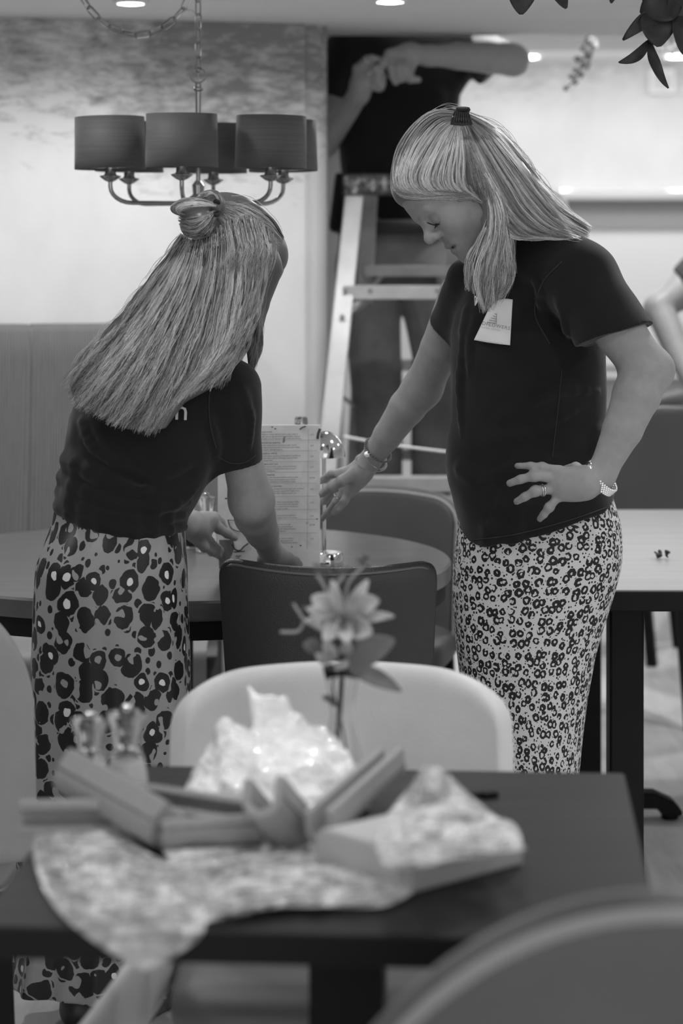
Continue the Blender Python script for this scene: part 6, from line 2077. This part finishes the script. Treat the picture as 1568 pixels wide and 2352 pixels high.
sheet('bubble_wrap', [((128, 1866), (240, 1868)), ((92, 1905), (330, 1950)), ((76, 1950), (372, 1972)), ((86, 2005), (470, 2005)), ((110, 2060), (478, 2060)), ((160, 2120), (474, 2110)), ((240, 2180), (462, 2150)), ((320, 2226), (420, 2185)), ((335, 2228), (370, 2215))],
      M_wrap, 'loose clear bubble wrap drooping over the front edge of the table', 'bubble wrap', lambda a, b: 0.055 * math.sin(math.pi * a) * math.sin(math.pi * min(1, b * 1.25)), 1, 130, 110, 0.014,
      fold=lambda u, v: 0.007 * math.sin((v * 0.9 + 0.14 * u - 0.0006 * (u - 280) ** 2) * 0.16) * min(1, max(0, (v - 2060) / 60)))
sheet('bubble_wrap', [((372, 1950), (905, 1930)), ((395, 1985), (900, 1950)), ((420, 2010), (930, 1985)), ((440, 2040), (960, 2020)), ((455, 2080), (940, 2055)), ((460, 2105), (860, 2085)), ((462, 2120), (700, 2075))],
      M_wrap, 'flat clear bubble wrap strip along the front middle of the table', 'bubble wrap', lambda a, b: 0.030 * abs(math.sin(3.5 * a + 0.6)), 2, 150, 70, 0.014)
sheet('bubble_wrap', [((972, 1758), (1010, 1756)), ((944, 1800), (1062, 1810)), ((905, 1850), (1130, 1868)), ((870, 1900), (1185, 1905)), ((862, 1940), (1200, 1945)), ((880, 1985), (1190, 1952)), ((905, 2030), (960, 2000)), ((900, 2050), (930, 2036))],
      M_wrap, 'peaked clear bubble wrap heaped over the foam block', 'bubble wrap', lambda a, b: 0.008, 3, 120, 80, 0.016,
      zfun=lambda u, v: 0.7535 + 0.055 * min(1, max(0, (2050 - v) / 60)) + 0.045 * math.exp(-((u - 995) / 60) ** 2 - ((v - 1760) / 60) ** 2))

# white crumpled ball of wrap
cB = np.array((P(628, 1850, 2.78)[0], 2.80, 0.0))
S = SDF((-0.22, 2.66, 0.745), (0.05, 3.02, 0.92), 0.0028)
def be(u, v, y, r): S.ell(P(u, v, y), r, None, 0.02)
be(630, 1800, 2.84, (0.078, 0.075, 0.052)); be(560, 1775, 2.84, (0.048, 0.05, 0.045)); be(520, 1840, 2.82, (0.05, 0.055, 0.038)); be(700, 1780, 2.84, (0.055, 0.055, 0.048)); be(760, 1830, 2.83, (0.042, 0.05, 0.040))
be(620, 1870, 2.78, (0.085, 0.05, 0.036)); be(455, 1860, 2.83, (0.022, 0.03, 0.014)); be(790, 1890, 2.80, (0.02, 0.03, 0.025))
S.cap(P(540, 1720, 2.84), P(522, 1678, 2.84), 0.020, 0.010, 0.02); S.cap(P(610, 1720, 2.86), P(612, 1628, 2.86), 0.018, 0.015, 0.02, flat=((0, 1, 0), 0.4)); S.cap(P(705, 1700, 2.86), P(690, 1658, 2.86), 0.018, 0.008, 0.02)
S.warp(lambda x, y, z: 0.010 * np.abs(noise3(x, y, z, 42, 1)) + 0.006 * np.abs(noise3(x, y, z, 85, 2)) + 0.003 * noise3(x, y, z, 170, 3) - 0.008, 0.04)
S.cap((0.0005, 2.90, 0.74), (0.0005, 2.90, 0.95), 0.034, 0.034, 0.0, op='sub')
S.cut(lambda x, y, z: 0.7512 - z + 0 * x + 0 * y)
put(link(S.mesh('crumpled_wrap'), 'crumpled_wrap', M_wrapw), 'white crumpled ball of packing wrap in the middle of the front table', 'packing wrap')

# mills on the front table
mill(P(207, 1800, 2.88)[0], 2.88, 'clear pepper mill on the front table, left one of the pair', plain('peppercorns', 0.55, 0.6, nscale=120, namt=0.7), scale=1.0, fillh=0.05, hs=0.74)
mill(P(292, 1820, 2.85)[0], 2.85, 'clear salt mill half full of white salt on the front table', M_salt, scale=1.06, fillh=0.064, hs=0.80)
# pen-like dark knife handle
q = YT(1830)
b = MB().bar(P(1050, 1834, q) + np.array((0, 0, 0.004)), P(1118, 1832, q) + np.array((0, 0, 0.004)), 0.012, 0.006).bar(P(1118, 1832, q) + np.array((0, 0, 0.005)), P(1130, 1836, q - 0.01) + np.array((0, 0, 0.004)), 0.02, 0.009)
put(b.build('craft_knife', M_black, bevel=0.001), 'small black craft knife beside the clear wrap on the front table', 'knife')

# bud vase with flower
VX, VY = P(785, 1700, 2.90)[0], 2.90
e = empty('bud_vase', (VX, VY, 0.7505), 'slim clear glass bud vase standing before the cream chair', 'vase')
zv = lambda v: CAMZ + (HV - v) * VY / FPX
prof = [(0.001, 0.7505), (0.0275, 0.7505), (0.029, 0.755), (0.029, zv(1780)), (0.026, zv(1735)), (0.0175, zv(1680)), (0.0145, zv(1640)), (0.0165, zv(1600)), (0.021, zv(1560)), (0.0245, zv(1532))]
o = MB().lathe(prof, (VX, VY, 0), 40, cap=False).build('glass_body', M_glass, e, auto=False)
m = o.modifiers.new('solid', 'SOLIDIFY'); m.thickness = 0.0022; m.offset = -1


def petal(mb, base, tip, width, bow=(0, 0, 0), n=7, m=5, cup=0.25, ruffle=0.0, notch=1.0, face=(0, -1, 0)):
    base, tip = np.array(base, float), np.array(tip, float)
    ax = tip - base; L = np.linalg.norm(ax); ax = ax / L
    sd = np.cross(ax, np.array(face, float)); sd = nrm(sd); nn = np.cross(sd, ax)
    def f(a, b):
        w = width / 2 * (math.sin(math.pi * min(1, (b * 0.92 + 0.06)) ** notch)) ** 0.75
        s_ = (a - 0.5) * 2
        c = base + ax * L * b + np.array(bow) * math.sin(math.pi * b * 0.9)
        return c + sd * w * s_ + nn * (cup * w * s_ * s_ + ruffle * math.sin(9 * b + 3 * s_) * s_ * s_)
    mb.grid(f, m, n)


e = empty('cut_flower', P(775, 1640, VY), 'pale lily-like flower spray standing in the bud vase', 'flower')
f3 = lambda u, v, y=2.88: P(u, v, y)
MB().tube(spline([f3(772, 1800, VY), f3(776, 1680, VY), f3(783, 1580, VY), f3(788, 1500, 2.89), f3(782, 1430, 2.89)], 30), 0.0034, 10).tube(
    spline([f3(800, 1790, VY), f3(790, 1690, VY), f3(768, 1600, VY), f3(765, 1560, VY)], 20), 0.0016, 8).build('stem', plain('stem_green', 0.035, 0.6), e)
M_petal = plain('petal', 0.50, 0.5, nscale=30, namt=0.15)
M_leaf2 = plain('flower_leaf', 0.19, 0.5, nscale=30, namt=0.2)
M_bits = plain('filler_sprig', 0.10, 0.6)
c0 = (782, 1425)
for (u, v, w, y, bz) in ((762, 1332, 0.016, 2.86, 0.0), (716, 1372, 0.026, 2.87, 0.006), (845, 1332, 0.017, 2.87, 0.0), (870, 1382, 0.028, 2.86, 0.008), (905, 1418, 0.014, 2.87, 0.004), (855, 1452, 0.030, 2.84, 0.0), (705, 1396, 0.018, 2.86, 0.0),
                         (722, 1430, 0.020, 2.84, 0.0), (700, 1425, 0.014, 2.85, 0.0), (800, 1478, 0.022, 2.82, 0.004), (742, 1470, 0.022, 2.84, 0.002), (812, 1395, 0.014, 2.83, 0.0), (770, 1445, 0.018, 2.83, 0)):
    mb = MB(); petal(mb, f3(c0[0] + (u - c0[0]) * 0.12, c0[1] + (v - c0[1]) * 0.12), f3(u, v, y), w, (0, -0.006, bz), 12, 9, 0.3, 0.002)
    mb.build('petal', M_petal, e, solid=0.0008, auto=False)
for (a, b_, w) in (((790, 1505), (800, 1470), 0.016), ((770, 1515), (745, 1470), 0.018), ((760, 1520), (725, 1502), 0.014), ((770, 1530), (800, 1520), 0.012)):
    mb = MB(); petal(mb, f3(*a), f3(b_[0], b_[1], 2.84), w, (0, -0.004, 0), 10, 7, 0.3, 0.001)
    mb.build('petal', M_petal, e, solid=0.0008, auto=False)
for (a, b_, w, y) in (((790, 1530), (905, 1472), 0.036, 2.85), ((800, 1535), (922, 1590), 0.022, 2.84), ((740, 1600), (770, 1625), 0.010, 2.9), ((735, 1500), (697, 1480), 0.020, 2.86)):
    mb = MB(); petal(mb, f3(*a), f3(b_[0], b_[1], y), w, (0.0, -0.005, 0.006), 12, 9, 0.25, 0.001)
    mb.build('leaf', M_leaf2, e, solid=0.0008, auto=False)
mb = MB()
for pth in ([(740, 1450), (700, 1425), (685, 1405), (672, 1385)], [(700, 1425), (684, 1450), (642, 1452)], [(760, 1400), (745, 1350), (728, 1320)], [(790, 1400), (800, 1340), (835, 1300)], [(770, 1400), (772, 1350), (790, 1320)]):
    mb.tube(spline([f3(u, v, 2.9) for u, v in pth], 12), [0.0022] * 11 + [0.0012], 6)
mb.build('sprig', plain('pale_sprig', 0.32, 0.6), e)
mb = MB(); rg = np.random.default_rng(2)
for (cu, cv, r, n) in ((728, 1318, 14, 9), (748, 1312, 12, 8), (788, 1318, 13, 9), (832, 1300, 10, 8), (838, 1282, 8, 5), (700, 1400, 8, 4)):
    for k in range(n):
        mb.lathe([(0.0002, -0.003), (0.003, -0.001), (0.0028, 0.0015), (0.0002, 0.003)], f3(cu + rg.normal(0, r * 0.6), cv + rg.normal(0, r * 0.6), 2.92), 7)
mb.build('filler_buds', M_bits, e)

# ================================================================== hanging greenery
def leafy(name, label, leaves, stem, mat, curl=0.12, ivy=False):
    e = empty(name, stem[0], label, 'hanging plant')
    MB().tube(spline(stem, 30), 0.0028, 8).build('stem', plain('vine_stem', 0.03, 0.7), e)
    mb = MB()
    for L in leaves:
        (a, b_, w) = L[:3]
        bow = L[3] if len(L) > 3 else (0, -0.01, 0)
        face = L[4] if len(L) > 4 else (0.2, -1, 0.2)
        petal(mb, a, b_, w, bow, 16, 9, curl, 0.002, 0.9, face)
        if ivy:
            mid = np.array(a) * 0.65 + np.array(b_) * 0.35
            ax = np.array(b_) - np.array(a); sd = np.cross(nrm(ax), (0, -1, 0)) * w * 0.75
            petal(mb, mid, mid + sd + ax * 0.1, w * 0.55, (0, 0, 0), 8, 5, 0.1)
            petal(mb, mid, mid - sd + ax * 0.1, w * 0.55, (0, 0, 0), 8, 5, 0.1)
    mb.build('leaves', mat, e, solid=0.0006, auto=False)
    return e
M_dleaf = plain('dark_leaf', 0.030, 0.45, nscale=60, namt=0.35, bump=0.2)
GY = 4.15
g = lambda u, v, y=GY: P(u, v, y)
gt = lambda u, y=GY: np.array(((u - 784) * y / FPX, y, CEIL))
leafy('hanging_garland', 'dark curled leaf garland hanging into the top right corner',
      [(g(1545, 20), g(1429, 97), 0.030, (0.0, -0.01, 0.012)), (g(1560, -20), g(1470, 30), 0.070, (0, -0.02, -0.006)), (g(1500, 20), g(1512, 108), 0.066, (0, -0.02, 0)), (g(1560, -30), g(1545, 60), 0.06, (0.01, -0.01, 0)),
       (g(1490, 95), g(1418, 140), 0.020, (0.004, -0.012, -0.010)), (g(1492, 98), g(1538, 203), 0.021, (-0.010, -0.012, 0)), (g(1555, 20), g(1572, 128), 0.028, (-0.006, -0.02, 0)), (g(1530, -60), g(1480, 20), 0.05), (g(1575, 40), g(1590, 110), 0.04)],
      [gt(1570), g(1565, -120), g(1550, -10), g(1500, 60), g(1492, 98)], M_dleaf)
leafy('hanging_leaf', 'broad dark leaf tip dipping in at the top, right of the second ceiling spotlight', [(g(1196, -75), g(1196, 34), 0.058, (0, -0.012, 0))], [gt(1190), g(1193, -140), g(1196, -70)], M_dleaf)
leafy('hanging_leaf', 'small pointed dark leaf tip at the top edge between broad leaf and garland', [(g(1260, -40), g(1300, 23), 0.036, (0, -0.01, 0.008)), (g(1410, -40), g(1403, 8), 0.018)], [gt(1262), g(1258, -130), g(1262, -40)], M_dleaf)
IY = 7.6
iv = lambda u, v: P(u, v, IY)
leafy('ivy_trail', 'trailing ivy sprig hanging in the far room beside the raised forearm',
      [(iv(1346, 92), iv(1352, 140), 0.034), (iv(1328, 128), iv(1326, 145), 0.022), (iv(1342, 142), iv(1350, 160), 0.026), (iv(1322, 156), iv(1320, 168), 0.016), (iv(1330, 164), iv(1336, 180), 0.020), (iv(1312, 170), iv(1313, 184), 0.018), (iv(1320, 184), iv(1322, 196), 0.016), (iv(1300, 198), iv(1297, 210), 0.014), (iv(1360, 82), iv(1350, 104), 0.026)],
      [np.array((iv(1362, 0)[0], IY, FARCEIL)), iv(1362, 20), iv(1355, 85), iv(1338, 140), iv(1322, 180), iv(1298, 204)], plain('ivy_leaf', 0.03, 0.5), 0.1, True)
leafy('ivy_trail', 'pale blurred greenery behind the dark garland at the upper right',
      [(iv(1535, 100), iv(1545, 128), 0.034), (iv(1520, 104), iv(1512, 122), 0.026), (iv(1550, 95), iv(1560, 112), 0.03), (iv(1530, 88), iv(1520, 104), 0.03)],
      [np.array((iv(1545, 0)[0], IY, FARCEIL)), iv(1545, 40), iv(1538, 100)], plain('ivy_pale', 0.22, 0.5), 0.1, True)
mb = MB()
e = empty('hanging_blossom', iv(1360, 80), 'white paper-like blossom on the ivy beside the ceiling edge', 'flower')
for (a, b_) in (((1358, 84), (1345, 100)), ((1360, 84), (1372, 112)), ((1352, 82), (1362, 96))):
    petal(mb, iv(*a), iv(*b_), 0.018, (0, -0.01, 0), 10, 7)
mb.build('petals', plain('blossom', 0.45, 0.7), e, solid=0.0006, auto=False)
